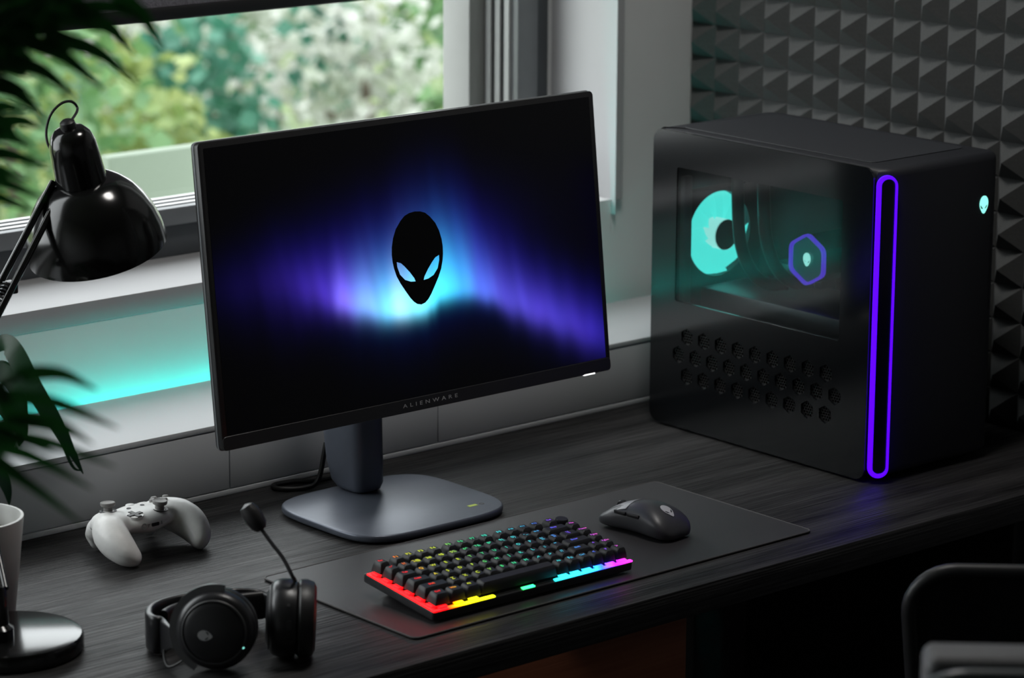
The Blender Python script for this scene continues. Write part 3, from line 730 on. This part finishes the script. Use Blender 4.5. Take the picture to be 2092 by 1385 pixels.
tip0, tip1 = at(536, 1083, 3.25), at(500, 1030, 3.25)
ln = (tip1 - tip0).length
obj('microphone_foam', T(lathe([(0, 0), (.0055, .001), (.0088, .006), (.0102, .014), (.0100, ln - .010), (.0078, ln - .003), (0, ln)], 24), axis_m(tip0, tip1 - tip0)), 'ear_leather', hs)

# ------------------------------------------------------------------ computer tower
PX0, PX1, PY0, PY1, PZ1 = .5212, .742, -.2024, .2120, .406
PO = Vector((.6316, .005, 0))
pc = thing('computer_tower', 'black desktop computer tower with a glass side window and a violet light loop', 'computer', PO)
def fillet(cx, cy, r, a0, n=8): return [(cx + r * math.cos(R(a0 + 90 * k / n)), cy + r * math.sin(R(a0 + 90 * k / n))) for k in range(n + 1)]
rr_ = .022
loop = fillet(PX1 - rr_, PY1 - rr_, rr_, 0) + fillet(PX0 + .004, PY1 - .004, .004, 90, 4) + [(PX0, -.1865), (.5400, PY0)] + fillet(PX1 - rr_, PY0 + rr_, rr_, 270)
body = prism(loop, .008, PZ1, .010, 4)
body = cut(body, box(.50, .715, -.150, .2035, .150, .388))
body = cut(body, box(.50, .70, -.155, .195, .045, .146))
obj('case', body, 'pc_body', pc, angle=40)
for fx in (.555, .70):
    for fy in (-.16, .16): obj('foot', T(cyl(.012, .0082, n=20), Matrix.Translation((fx, fy, .0002))), 'rubber', pc)
# perforated top
tm = M('pc_top_mesh', (.03, .031, .036), .5, var=.05)
nt = tm.node_tree; b = nt.nodes['Principled BSDF']; tc = nt.nodes.new('ShaderNodeTexCoord'); vo = nt.nodes.new('ShaderNodeTexVoronoi'); vo.inputs['Scale'].default_value = 260; vo.inputs['Randomness'].default_value = 0.
nt.links.new(tc.outputs['Object'], vo.inputs['Vector']); rp = nt.nodes.new('ShaderNodeValToRGB'); rp.color_ramp.elements[0].position = .30; rp.color_ramp.elements[1].position = .38
rp.color_ramp.elements[0].color = (.002, .002, .002, 1); rp.color_ramp.elements[1].color = (.028, .030, .036, 1)
nt.links.new(vo.outputs['Distance'], rp.inputs[0]); nt.links.new(rp.outputs[0], b.inputs['Base Color'])
obj('top_grille', prism(rrect(.176, .345, .012, 5), 0, .0012, .0004, 1), tm, pc, world=False).location = (.001, .010, PZ1 - .0002)
# side panel: dark sheet with an opening, glass window, hexagon vents
SM = Matrix(((0, 0, -1, .5172), (-1, 0, 0, 0), (0, 1, 0, 0), (0, 0, 0, 1)))      # plate x -> -y, plate y -> z, plate z -> -x (outwards)
w0, w1, z0, z1 = -.1650, .1355, .1770, .3590
def rloop(a, b_, c, d, r, n=6):
    return [(x + (a + b_) / 2, y + (c + d) / 2) for x, y in rrect(b_ - a, d - c, r, n)]
HEX = []
for zc, n, y0 in ((.1307, 9, .1405), (.1040, 10, .1562), (.0765, 9, .1400)):
    for k in range(n): HEX.append((-(y0 - k * .0319), zc))
def hexa(r, cx=0, cy=0, a0=90): return [(cx + r * math.cos(R(a0 + 60 * k)), cy + r * math.sin(R(a0 + 60 * k))) for k in range(6)]
plate = curve_bm([rloop(-.2112, .1862, .0030, .4062, .016)] + [rloop(w0, w1, z0, z1, .003, 2)] + [hexa(.0122, x, y) for x, y in HEX], .0018)
obj('side_panel', T(plate, SM), 'pc_panel', pc, smooth=False)
obj('side_window', T(prism(rloop(w0 - .001, w1 + .001, z0 - .001, z1 + .001, .003, 2), -.0012, .0010), SM), 'pc_glass', pc, smooth=False)
rings = [hexa(.0121)]
holes = [(0, 0)] + [(.0042 * math.cos(R(60 * k)), .0042 * math.sin(R(60 * k))) for k in range(6)] + [(.0084 * math.cos(R(60 * k)), .0084 * math.sin(R(60 * k))) for k in range(6)] + [(.00727 * math.cos(R(30 + 60 * k)), .00727 * math.sin(R(30 + 60 * k))) for k in range(6)]
vent = curve_bm(rings + [hexa(.00195, x, y) for x, y in holes], .0006)
vent.transform(SM); off = SM @ Vector((0, 0, 0)); vent.transform(Matrix.Translation(-off)); vme = mesh_of(vent, 'vent', False)
vme.materials.append(M('vent_grid', (.018, .018, .018), .4, var=.1))
for x, y in HEX:
    o = obj('vent', vme, 'vent_grid', pc); o.location = SM @ Vector((x, y, -.0016)) - PO
# violet loop round the front corner
ch0, ch1 = Vector((.5188, -.1880, 0)), Vector((.5392, -.2046, 0))
cc = (ch0 + ch1) / 2; cu_ = (ch1 - ch0).normalized(); hw = (ch1 - ch0).length / 2
def stad(hw, za, zb, n=12):
    o = [(hw * math.cos(R(180 * k / n)), zb - hw + hw * math.sin(R(180 * k / n))) for k in range(n + 1)]
    return o + [(hw * math.cos(R(180 + 180 * k / n)), za + hw + hw * math.sin(R(180 + 180 * k / n))) for k in range(n + 1)]
nn = Vector((-cu_.y, cu_.x, 0)); nn = -nn if nn.dot(Vector((-1, -1, 0))) < 0 else nn
LM = Matrix((cu_, Vector((0, 0, 1)), nn)).transposed().to_4x4(); LM.translation = cc
if LM.to_3x3().determinant() < 0: LM = LM @ Matrix.Diagonal((-1, 1, 1, 1))
lp = curve_bm([stad(hw, .0085, .3985), [(x + .0017, y) for x, y in stad(hw - .0042, .0127, .3943)]], .0024)
obj('light_loop', T(lp, LM @ Matrix.Translation((0, 0, .0026))), 'led_violet', pc, label='glowing violet stadium-shaped light loop')
obj('loop_inset', T(prism(stad(hw - .0041, .0128, .3942), -.002, .0012), LM), 'pc_panel', pc)
# front badge
FM = Matrix(((1, 0, 0, .7070), (0, 0, -1, PY0 - .0002), (0, 1, 0, .3400), (0, 0, 0, 1)))
obj('front_emblem', T(alien(.0232, .0004), FM), 'led_mint', pc, label='glowing mint alien head emblem')
obj('front_groove', box(.7250, .7262, PY0 + .0004, PY0 - .0002, .20, .30), 'rubber', pc)
# inside
obj('motherboard', box(.700, .704, -.110, .190, .170, .380), 'pc_inside', pc)
for k, (y, z, w, h) in enumerate(((.12, .345, .10, .018), (.09, .20, .09, .03), (-.03, .345, .06, .022))):
    obj('heat_sink', box(.672, .700, y - w / 2, y + w / 2, z - h / 2, z + h / 2, .002), 'pc_metal', pc)
for k in range(4):
    obj('memory_stick', box(.655, .700, -.072 - k * .011, -.066 - k * .011, .225, .355, .001), 'pc_metal', pc)
obj('graphics_card', box(.562, .690, -.145, .165, .155, .1905, .004), 'pc_metal', pc)
obj('pillar', box(.525, .540, .1595, .168, .165, .345, .002), 'pc_metal', pc)
FC = Vector((.6070, .184, .2557)); FA = axis_m(FC, (0, -1, 0), (1, 0, 0))
fan = obj('rear_fan', T(curve_bm([rloop(-.063, .063, -.063, .063, .006), [(x, y) for x, y in circ(.0585, 48)]], .009), FA), 'pc_inside', pc)
obj('glow_disc', T(lathe([(.0, -.006), (.0582, -.006), (.0582, -.003), (.0, -.003)], 48), FA), 'led_teal', fan)
for k in range(9):
    b = nb(); a0 = 2 * math.pi * k / 9; rows = []
    for i in range(5):
        r_ = .0205 + .0365 * i / 4; tw = .25 * i / 4
        rows.append([b.verts.new((r_ * math.cos(a0 + tw + d), r_ * math.sin(a0 + tw + d), -.001 + dz)) for d, dz in ((0, 0), (.30, .004), (.58, .009))])
    for A, B in zip(rows, rows[1:]):
        for j in range(2): b.faces.new((A[j], A[j + 1], B[j + 1], B[j]))
    bmesh.ops.solidify(b, geom=list(b.faces), thickness=.0012)
    obj('fan_blade', T(b, FA), 'led_teal', fan, angle=60)
obj('hub_side', T(lathe([(.0210, -.003), (.0210, .0225)], 40, cap=False), FA), 'led_teal_pale', fan)
obj('hub_cap', T(lathe([(0, .0226), (.0205, .0226), (.0211, .0215), (.0206, .0200), (0, .0200)], 40), FA), 'pc_inside', fan)
ex = obj('rear_glow', T(lathe([(.030, 0), (.056, 0), (.056, .001), (.030, .001)], 40, cap=False), axis_m((.607, .2121, .2557), (0, 1, 0))), emis('rear_teal', (.05, .85, .6), .8), pc)
# pump block with hexagon ring
HC = Vector((.590, -.006, .2515)); HM = Matrix(((0, 0, -1, HC.x), (-1, 0, 0, HC.y), (0, 1, 0, HC.z), (0, 0, 0, 1)))
pump = obj('pump_block', T(prism(hexa(.0335), -.10, -.004, .002, 2), HM), 'pc_inside', pc)
def rhex(r, rad=.006):
    o = []
    for k in range(6):
        c = Vector((math.cos(R(90 + 60 * k)), math.sin(R(90 + 60 * k)))); p0 = Vector((math.cos(R(30 + 60 * k)), math.sin(R(30 + 60 * k)))); p2 = Vector((math.cos(R(150 + 60 * k)), math.sin(R(150 + 60 * k))))
        a, b_ = c + (p0 - c) * .2, c + (p2 - c) * .2
        for t in (0, .33, .67, 1): q_ = a * (1 - t) ** 2 + c * 2 * t * (1 - t) + b_ * t * t; o.append((q_.x * r, q_.y * r))
    return o
obj('hexagon_light', T(curve_bm([rhex(.0358), rhex(.0322)], .003), HM), 'led_violet_soft', pump, label='violet glowing hexagon ring')
obj('pump_face', T(prism(rhex(.0321), -.004, -.002), HM), M('pump_teal', (.02, .12, .11), .3, var=.1, emit=(.02, .22, .20), es=.25), pump)
obj('pump_emblem', T(alien(.0180, .0006), HM @ Matrix.Translation((0, 0, .001))), 'led_teal_pale', pump, label='glowing alien head emblem')
for x, yy, dz in ((.585, .122, 0), (.600, .088, .006)):
    pts = catmull([(x, yy, .375), (x, yy - .002, .32), (x, yy - .008, .26 + dz), (x + .004, yy - .024, .222 + dz), (x + .012, yy - .048, .204 + dz), (x + .03, yy - .07, .205 + dz)], 8)
    obj('coolant_hose', tube(pts, .0085, 16), 'hose', pc)
obj('radiator', box(.56, .70, -.14, .19, .365, .386, .003), 'pc_inside', pc)

# ------------------------------------------------------------------ desk lamp
LB_ = Vector((-.654, -.036, 0))
lamp = thing('desk_lamp', 'black metal desk lamp with a bell shade hanging over the window sill', 'lamp', LB_)
obj('base', T(lathe([(0, .0005), (.077, .0005), (.0790, .003), (.0790, .0150), (.0765, .0185), (.070, .0200), (.012, .0215), (0, .0215)], 72), Matrix.Translation(LB_)), 'black_gloss', lamp)
foot = LB_ + Vector((-.020, -.012, .021))
obj('socket', T(lathe([(0, 0), (.016, 0), (.016, .012), (.011, .016), (.010, .055), (.008, .058), (0, .058)], 28), Matrix.Translation(foot)), 'black_gloss', lamp)
hj = at(122, 372, 3.555)                       # joint at the shade
el_ = at(-95, 790, 3.43)                       # elbow, out of the picture
fk = foot + Vector((0, 0, .055))
for s in (-1, 1):
    obj('lower_bar', tube([fk + RX * (.009 * s), el_ + RX * (.009 * s)], .0036, 10), 'black_gloss', lamp)
    obj('upper_bar', tube([el_ + RX * (.0085 * s), hj + RX * (.0075 * s)], .0042, 10), 'black_gloss', lamp)
def spring(a, b_, r, turns):
    z = (b_ - a).normalized(); x = z.orthogonal().normalized(); y = z.cross(x); n = turns * 8
    return [a + (b_ - a) * (k / n) + x * (r * math.cos(k * math.pi / 4)) + y * (r * math.sin(k * math.pi / 4)) for k in range(n + 1)]
obj('spring', tube(spring(el_ + (hj - el_) * .08, el_ + (hj - el_) * .5, .0048, 26), .0009, 5), 'pc_metal', lamp)
obj('elbow', T(cyl(.014, .03, n=24, bev=.002), axis_m(el_ - RX * .015, RX)), 'black_gloss', lamp)
br = at(12, 588, 3.50)
obj('arm_clip', box(br.x - .012, br.x + .012, br.y - .008, br.y + .008, br.z - .007, br.z + .007, .002), 'black_plastic', lamp)
toward = Vector((-FW.x, -FW.y, 0)).normalized()
ax = (Vector((0, 0, 1)) + RX * -.165 + toward * .26).normalized()
rim = at(200, 508, 3.60)
SMx = axis_m(rim, ax)
obj('shade', T(lathe([(.0775, .0005), (.0815, .0), (.0818, .006), (.0795, .022), (.0745, .040), (.0665, .057), (.0565, .071), (.0450, .0815), (.0350, .0875), (.030, .0885), (.028, .087), (.044, .0795), (.0555, .069), (.0650, .0555), (.0730, .039), (.0778, .022), (.0800, .006), (.0775, .0005)], 64, cap=False), SMx), 'black_gloss', lamp)
nk = obj('neck', T(lathe([(.0296, .076), (.0304, .077), (.0284, .120), (.0270, .136), (.0232, .147), (.0172, .1535), (.0090, .1560), (0, .1564)], 48, cap=False), SMx), 'black_gloss', lamp)
obj('neck_knob', T(lathe([(.0088, .154), (.0094, .159), (.0086, .163), (.0054, .1655), (0, .166)], 24, cap=False), SMx), 'black_plastic', nk)
obj('bulb', T(lathe([(0, .012), (.012, .016), (.019, .030), (.017, .045), (.012, .060), (.012, .085), (0, .085)], 24), SMx), 'white_shell', lamp)
kn_ = at(150, 375, 3.55)
obj('shade_bracket', join(tube([hj, at(135, 398, 3.545), at(150, 392, 3.545)], .0045, 8), tube([hj, at(140, 345, 3.55), kn_], .0032, 8), box(kn_.x - .006, kn_.x + .012, kn_.y - .006, kn_.y + .006, kn_.z - .026, kn_.z + .006, .002)), 'black_gloss', lamp)
obj('bracket_screw', T(lathe([(0, .004), (.003, .0035), (.004, .001), (.004, -.004), (0, -.004)], 16), axis_m(at(147, 378, 3.535), -FW)), 'pc_metal', lamp)
top = SMx @ Vector((0, 0, .165))
cbl = catmull([top - ax * .006, at(158, 225, 3.575), at(147, 208, 3.57), at(126, 211, 3.565), at(105, 232, 3.56), at(95, 263, 3.56), at(97, 292, 3.56), at(110, 315, 3.56), at(118, 335, 3.555), hj + Vector((0, 0, .004))], 8)
obj('lamp_cable', tube(cbl, .0016, 8), 'cable', lamp)

# ------------------------------------------------------------------ plant on the desk
leaf_mat('pot_leaf', (.012, .045, .022), (.022, .085, .035), 9., .42, .12)
def leaf(path, width, fold=.18, n=7, up=None):
    "long pointed leaf along a path"
    pts = catmull(path, n); b = nb(); rows = []; N_ = len(pts)
    for i, p in enumerate(pts):
        t = i / (N_ - 1); tg = (pts[min(i + 1, N_ - 1)] - pts[max(0, i - 1)]).normalized()
        s = tg.cross(up if up is not None else FW).normalized(); nn_ = s.cross(tg)
        w = width * (math.sin(math.pi * min(1, .06 + .94 * t) ** .75) ** .8 if t < 1 else 0) * .5 + .0004
        rows.append([b.verts.new(p + s * w + nn_ * (w * fold)), b.verts.new(p), b.verts.new(p - s * w + nn_ * (w * fold))])
    for A, B in zip(rows, rows[1:]):
        for j in range(2): b.faces.new((A[j], A[j + 1], B[j + 1], B[j]))
    bmesh.ops.solidify(b, geom=list(b.faces), thickness=.0005)
    return b
PP = Vector((-.6236, .0784, 0))
pp = thing('potted_plant', 'dark green leafy plant in a tapered white pot beside the lamp', 'potted plant', PP)
obj('pot', T(lathe([(0, .0005), (.039, .0005), (.041, .003), (.0535, .113), (.0535, .1165), (.0505, .1168), (.0485, .112), (.0455, .092), (0, .092)], 48), Matrix.Translation(PP)), 'pot_white', pp)
obj('soil', T(lathe([(0, .0990), (.02, .0985), (.035, .0965), (.0457, .0950)], 32, cap=False), Matrix.Translation(PP)), 'soil', pp)
root = PP + Vector((0, 0, .095))
for nm, pth, w in (
        ('leaf', [(-20, 715, 3.42), (8, 700, 3.40), (30, 722, 3.38), (66, 790, 3.365), (112, 862, 3.36), (142, 915, 3.36), (170, 968, 3.37)], .0215),
        ('leaf', [(-30, 760, 3.43), (-5, 757, 3.42), (22, 775, 3.41), (42, 815, 3.40), (56, 857, 3.40)], .020),
        ('leaf', [(-40, 800, 3.36), (0, 818, 3.35), (28, 850, 3.345), (44, 880, 3.345), (40, 912, 3.35)], .0225),
        ('leaf', [(-30, 960, 3.33), (0, 972, 3.33), (14, 1000, 3.33), (19, 1032, 3.335)], .013),
        ('leaf', [(-20, 745, 3.45), (10, 742, 3.44), (40, 770, 3.44), (60, 800, 3.44), (86, 840, 3.44)], .0045),
        ('leaf', [(-60, 700, 3.45), (-80, 640, 3.47), (-110, 640, 3.50), (-150, 700, 3.52)], .022),
        ('leaf', [(-70, 760, 3.50), (-100, 720, 3.56), (-140, 740, 3.60), (-170, 800, 3.62)], .022),
        ('leaf', [(120, 885, 3.358), (133, 920, 3.358), (150, 955, 3.362), (168, 962, 3.366)], .003)):
    pts = [at(*q_) for q_ in pth]
    obj(nm, leaf(pts, w), 'pot_leaf', pp, angle=60)
for q_ in ((-20, 715, 3.42), (-30, 760, 3.43), (-40, 800, 3.36), (-30, 960, 3.33), (-60, 700, 3.45), (-70, 760, 3.5)):
    e = at(*q_); obj('stem', tube(catmull([root + (e - root) * .02, root + (e - root) * .5 + Vector((-.006, 0, .012)), e], 6), .0018, 6), 'pot_leaf', pp)

# ------------------------------------------------------------------ palm in front, left
leaf_mat('palm_leaf', (.010, .07, .012), (.018, .12, .022), 6., .45, .30)
PA = Vector((-1.43, -.78, FLOOR))
pa = thing('palm', 'potted palm with narrow green leaflets close to the viewer at the left edge', 'palm', PA)
obj('planter', T(lathe([(0, 0), (.13, 0), (.17, .30), (.17, .32), (.155, .32), (.15, .27), (0, .27)], 40), Matrix.Translation(PA)), 'pot_white', pa)
obj('soil', T(lathe([(0, .285), (.10, .283), (.150, .275)], 32, cap=False), Matrix.Translation(PA)), 'soil', pa)
def frond(rach, leaflets, depth, wd=.0105):
    pts = [at(*q_) for q_ in rach]; rc = catmull(pts, 8)
    fr = obj('frond', tube(catmull([PA + Vector((0, 0, .27)), PA * .5 + pts[0] * .5 + Vector((0, 0, .12)), pts[0]] , 8) + rc, .0028, 6), 'palm_leaf', pa)
    for lf in leaflets:
        a, b_ = at(lf[0], lf[1], lf[4] if len(lf) > 4 else depth), at(lf[2], lf[3], (lf[5] if len(lf) > 5 else depth))
        start = min(rc, key=lambda v: (v - a).length)
        mid = a * .5 + b_ * .5 + Vector((0, 0, .006))
        obj('leaflet', leaf([start, a, mid, b_], (lf[6] if len(lf) > 6 else wd), .12, 5), 'palm_leaf', fr, angle=60)
frond([(-330, 420, 2.2), (-160, 200, 2.2), (0, 60, 2.2), (140, -30, 2.2), (260, -90, 2.2)],
      [(245, -10, 335, 103), (175, 35, 277, 115), (110, 72, 285, 172), (48, 78, 219, 190), (15, 120, 160, 205), (-20, 165, 98, 252), (-60, 210, 50, 300),
       (140, 20, 300, 40, 2.2, 2.2), (60, 30, 240, 25, 2.22, 2.2, .014), (20, 60, 200, 55, 2.23, 2.2, .014), (-10, 95, 120, 100, 2.22, 2.2, .013), (-30, 140, 90, 140, 2.22, 2.2, .013), (-60, 180, 60, 185, 2.22, 2.2, .013), (-20, 60, 120, -10, 2.2, 2.2, .013), (-60, 110, 60, 5, 2.2, 2.2, .013), (-100, 160, 20, 40, 2.2, 2.2, .013), (60, 20, 180, -60), (120, -10, 260, -60), (-20, 20, 60, -40, 2.25, 2.25, .016), (-40, 40, 30, 20, 2.25, 2.25, .016), (-60, 20, 150, 30, 2.26, 2.24, .02), (-60, 60, 110, 70, 2.26, 2.24, .02), (-80, 0, 90, -5, 2.26, 2.24, .02), (-80, 100, 70, 118, 2.26, 2.24, .02), (0, 0, 170, 6, 2.25, 2.24, .016), (-90, 130, 60, 160, 2.26, 2.24, .018)], 2.2, .0125)
frond([(-330, 520, 2.25), (-200, 380, 2.25), (-90, 300, 2.25), (0, 230, 2.25)],
      [(-30, 262, 92, 262), (-60, 285, 70, 300), (-90, 315, 108, 345), (-110, 340, 60, 372), (-120, 360, 96, 408), (-140, 385, 76, 434), (-60, 240, 60, 228), (-110, 320, 20, 318)], 2.25, .0125)
frond([(-420, 700, 2.15), (-300, 760, 2.15), (-180, 800, 2.15), (-60, 800, 2.15), (40, 770, 2.15)],
      [(50, 764, 200, 797), (-10, 806, 244, 876), (20, 845, 192, 908), (-40, 870, 150, 890), (-60, 880, 238, 955), (-80, 890, 190, 1000), (-110, 900, 170, 1072), (-140, 860, 120, 930), (-90, 905, 90, 1010)], 2.15, .0105)

# ------------------------------------------------------------------ chairs
def chair(name, label, org, heading, mats, topz, wid, padded):
    c = thing(name, label, 'chair', org, (0, 0, heading))
    cm, tm_ = mats
    def o(n, bm, mt, par=c): return obj(n, bm, mt, par, world=False, angle=45)
    zt = topz - FLOOR; hb = .46
    # backrest: rounded frame, narrower below, slightly curved
    lp_ = []
    for x, y in rrect(wid, hb, .050, 8):
        f = 1 - .26 * max(0, (.20 - y) / hb); lp_.append(Vector((x * f, -.02 - .06 * ((y) / hb), zt - hb / 2 + y)))
    o('back_frame', tube(lp_, .0085, 10, closed=True), tm_)
    b = nb(); ctr = [v * 1 for v in lp_]; f1 = [b.verts.new(v + Vector((0, .003, 0))) for v in ctr]; cv = b.verts.new(sum(ctr, Vector()) / len(ctr) + Vector((0, .03, 0)))
    for k in range(len(f1)): b.faces.new((f1[k], f1[(k + 1) % len(f1)], cv))
    bmesh.ops.solidify(b, geom=list(b.faces), thickness=.004)
    o('back_panel', b, cm)
    if padded: o('back_cushion', prism(rloop(-wid / 2 + .022, wid / 2 - .022, .004, .055, .010, 4), zt - .36, zt - .004, .010, 3), 'chair_grey')
    o('back_post', sweep([Vector((0, -.015, .46)), Vector((0, -.04, .56)), Vector((0, -.025, zt - .30))], rrect(.05, .015, .005, 3), up=Vector((0, 1, 0))), cm)
    o('seat', T(prism(rrect(wid * .98, .44, .07, 6), .43, .50, .02, 4), Matrix.Translation((0, .23, 0))), cm)
    o('gas_lift', T(cyl(.025, .35, n=20), Matrix.Translation((0, .22, .09))), tm_)
    for k in range(5):
        a = R(72 * k + 18); e = Vector((.28 * math.cos(a), .22 + .28 * math.sin(a), .065))
        o('leg', tube([Vector((0, .22, .10)), e], .015, 8), tm_)
        o('caster', T(cyl(.03, .025, n=20, bev=.004), axis_m(e + Vector((0, 0, -.034)) - Vector((math.sin(a), -math.cos(a), 0)) * .0125, (math.sin(a), -math.cos(a), 0))), 'rubber')
    return c
HEADING = math.atan2(RX.y, RX.x)
pf = at(1852 + 345, 1123, 3.30); chair('office_chair', 'black office chair with a rounded backrest pulled up in front of the computer tower', (pf.x, pf.y, FLOOR), HEADING - R(2.5), ('chair_black', 'chair_black'), pf.z - .01, .36, False)
pn = at(1833 + 600, 1356, 2.45); chair('padded_office_chair', 'office chair with a grey padded back and dark tube frame, nearest at the lower right', (pn.x, pn.y, FLOOR), HEADING - R(2.5), ('chair_black', 'chair_tube'), pn.z + .0015, .46, True)

# ------------------------------------------------------------------ garden outside
GZ = -1.6
leaf_mat('grass', (.06, .10, .025), (.12, .16, .04), 1.5, .8, 0)
struct('ground', box(-9, 32, .80, 32, GZ - .1, GZ), 'grass', 'lawn outside the window')
M('garden_wall_paint', (.42, .42, .40), .9, var=.12, scale=.9)
single('garden_wall', box(-3, 30, 19.0, 19.2, GZ, 2.6), 'garden_wall_paint', 'pale rendered garden wall far behind the shrubs', 'wall', (8, 19, GZ))
M('screen_green', (.14, .18, .13), .6, var=.06, scale=3)
single('garden_screen', box(.565, 2.4, 1.60, 1.63, GZ, .165, .004), 'screen_green', 'low grey-green screen panel standing outside near the window', 'screen panel', (1.2, 1.6, GZ))
LEAFM = {'teal': leaf_mat('leaf_teal', (.022, .11, .07), (.07, .23, .15), 2.5), 'lime': leaf_mat('leaf_lime', (.11, .18, .045), (.27, .32, .11), 2.5),
         'pale': leaf_mat('leaf_pale', (.22, .26, .19), (.52, .52, .50), 2.5), 'mid': leaf_mat('leaf_mid', (.05, .13, .05), (.13, .24, .09), 2.5)}
M('bark', (.10, .08, .06), .9, var=.3, scale=30)
def shrub(px, py, dep, rx, rz, kind, label, n=420, size=.075, seed=0, blade=False):
    rn = random.Random(seed); c = at(px, py, dep)
    s = thing('garden_shrub', label, 'shrub', (c.x, c.y, GZ), group='shrubs outside the window')
    b = nb()
    for _ in range(n):
        while True:
            v = Vector((rn.uniform(-1, 1), rn.uniform(-1, 1), rn.uniform(-1, 1)))
            if .25 < v.length < 1: break
        p = c + Vector((v.x * rx, v.y * rx, v.z * rz)); sz = size * rn.uniform(.6, 1.3)
        d = Vector((rn.gauss(0, 1), rn.gauss(0, 1), rn.gauss(0, .6))).normalized()
        if blade: d = Vector((rn.gauss(0, .25), rn.gauss(0, .25), 1)).normalized()
        q_ = d.orthogonal().normalized(); q_ = Quaternion(d, rn.uniform(0, 6.28)) @ q_
        l_ = sz * (3.2 if blade else 1.0); w_ = sz * (.16 if blade else .42)
        vs = [b.verts.new(p), b.verts.new(p + d * l_ * .5 + q_ * w_), b.verts.new(p + d * l_), b.verts.new(p + d * l_ * .5 - q_ * w_)]
        b.faces.new(vs)
    obj('foliage', b, LEAFM[kind], s, smooth=False, kind='stuff')
    obj('stem', tube([Vector((c.x, c.y, GZ)), Vector((c.x + .03, c.y, GZ * .5 + c.z * .5)), c], .018, 6), 'bark', s)
sh = [(215, 330, 10.6, .44, .42, 'lime', 'tall yellow-green shrub just right of the lamp', 700, .085, False),
      (20, 280, 9.6, .46, .55, 'mid', 'bushy green shrub outside behind the lamp', 800, .08, False),
      (285, 235, 13.8, .40, .36, 'lime', 'yellow-green shrub outside, left of the pale blossoms', 520, .08, False),
      (425, 200, 11.2, .24, .34, 'teal', 'blue-green shrub outside above the left corner of the monitor', 420, .08, False),
      (560, 160, 12.2, .40, .36, 'pale', 'pale blossoming shrub outside above the left half of the monitor', 560, .075, False),
      (480, 45, 13.2, .24, .22, 'mid', 'green shrub outside under the blind bar', 360, .085, False),
      (668, 95, 11.25, .11, .30, 'teal', 'narrow blue-green shrub outside above the middle of the monitor', 200, .085, False),
      (745, 130, 10.6, .24, .36, 'pale', 'whitish blossoming shrub outside near the window frame', 420, .065, False),
      (865, 110, 11.4, .17, .44, 'mid', 'green shrub outside right against the window frame', 300, .08, False),
      (280, 90, 14.8, .56, .34, 'pale', 'pale green shrub outside behind the palm leaflets', 600, .09, False),
      (680, 20, 15.4, .55, .28, 'lime', 'light green shrub outside farthest to the back', 420, .09, False)]
for k, a in enumerate(sh):
    shrub(a[0], a[1], a[2], a[3], a[4], a[5], a[6], a[7], a[8], seed=k + 11, blade=a[9])

rn = random.Random(5)
hg = thing('garden_hedge', 'long green hedge along the garden wall, left of the shrubs', 'hedge', (3.6, 17.9, GZ))
b = nb()
for _ in range(5200):
    p = Vector((rn.uniform(-3, 10.0), rn.uniform(17.5, 18.3), GZ + 1.9 * rn.random() ** .8)); sz = rn.uniform(.10, .20)
    d = Vector((rn.gauss(0, 1), rn.gauss(0, 1), rn.gauss(0, .6))).normalized(); q_ = Quaternion(d, rn.uniform(0, 6.28)) @ d.orthogonal().normalized()
    b.faces.new([b.verts.new(p), b.verts.new(p + d * sz * .5 + q_ * sz * .42), b.verts.new(p + d * sz), b.verts.new(p + d * sz * .5 - q_ * sz * .42)])
obj('foliage', b, LEAFM['mid'], hg, smooth=False, kind='stuff')
for k in range(9): obj('stem', tube([Vector((-2.2 + k * 1.4, 17.9, GZ)), Vector((-2.15 + k * 1.4, 17.9, GZ + 1.2))], .03, 6), 'bark', hg)
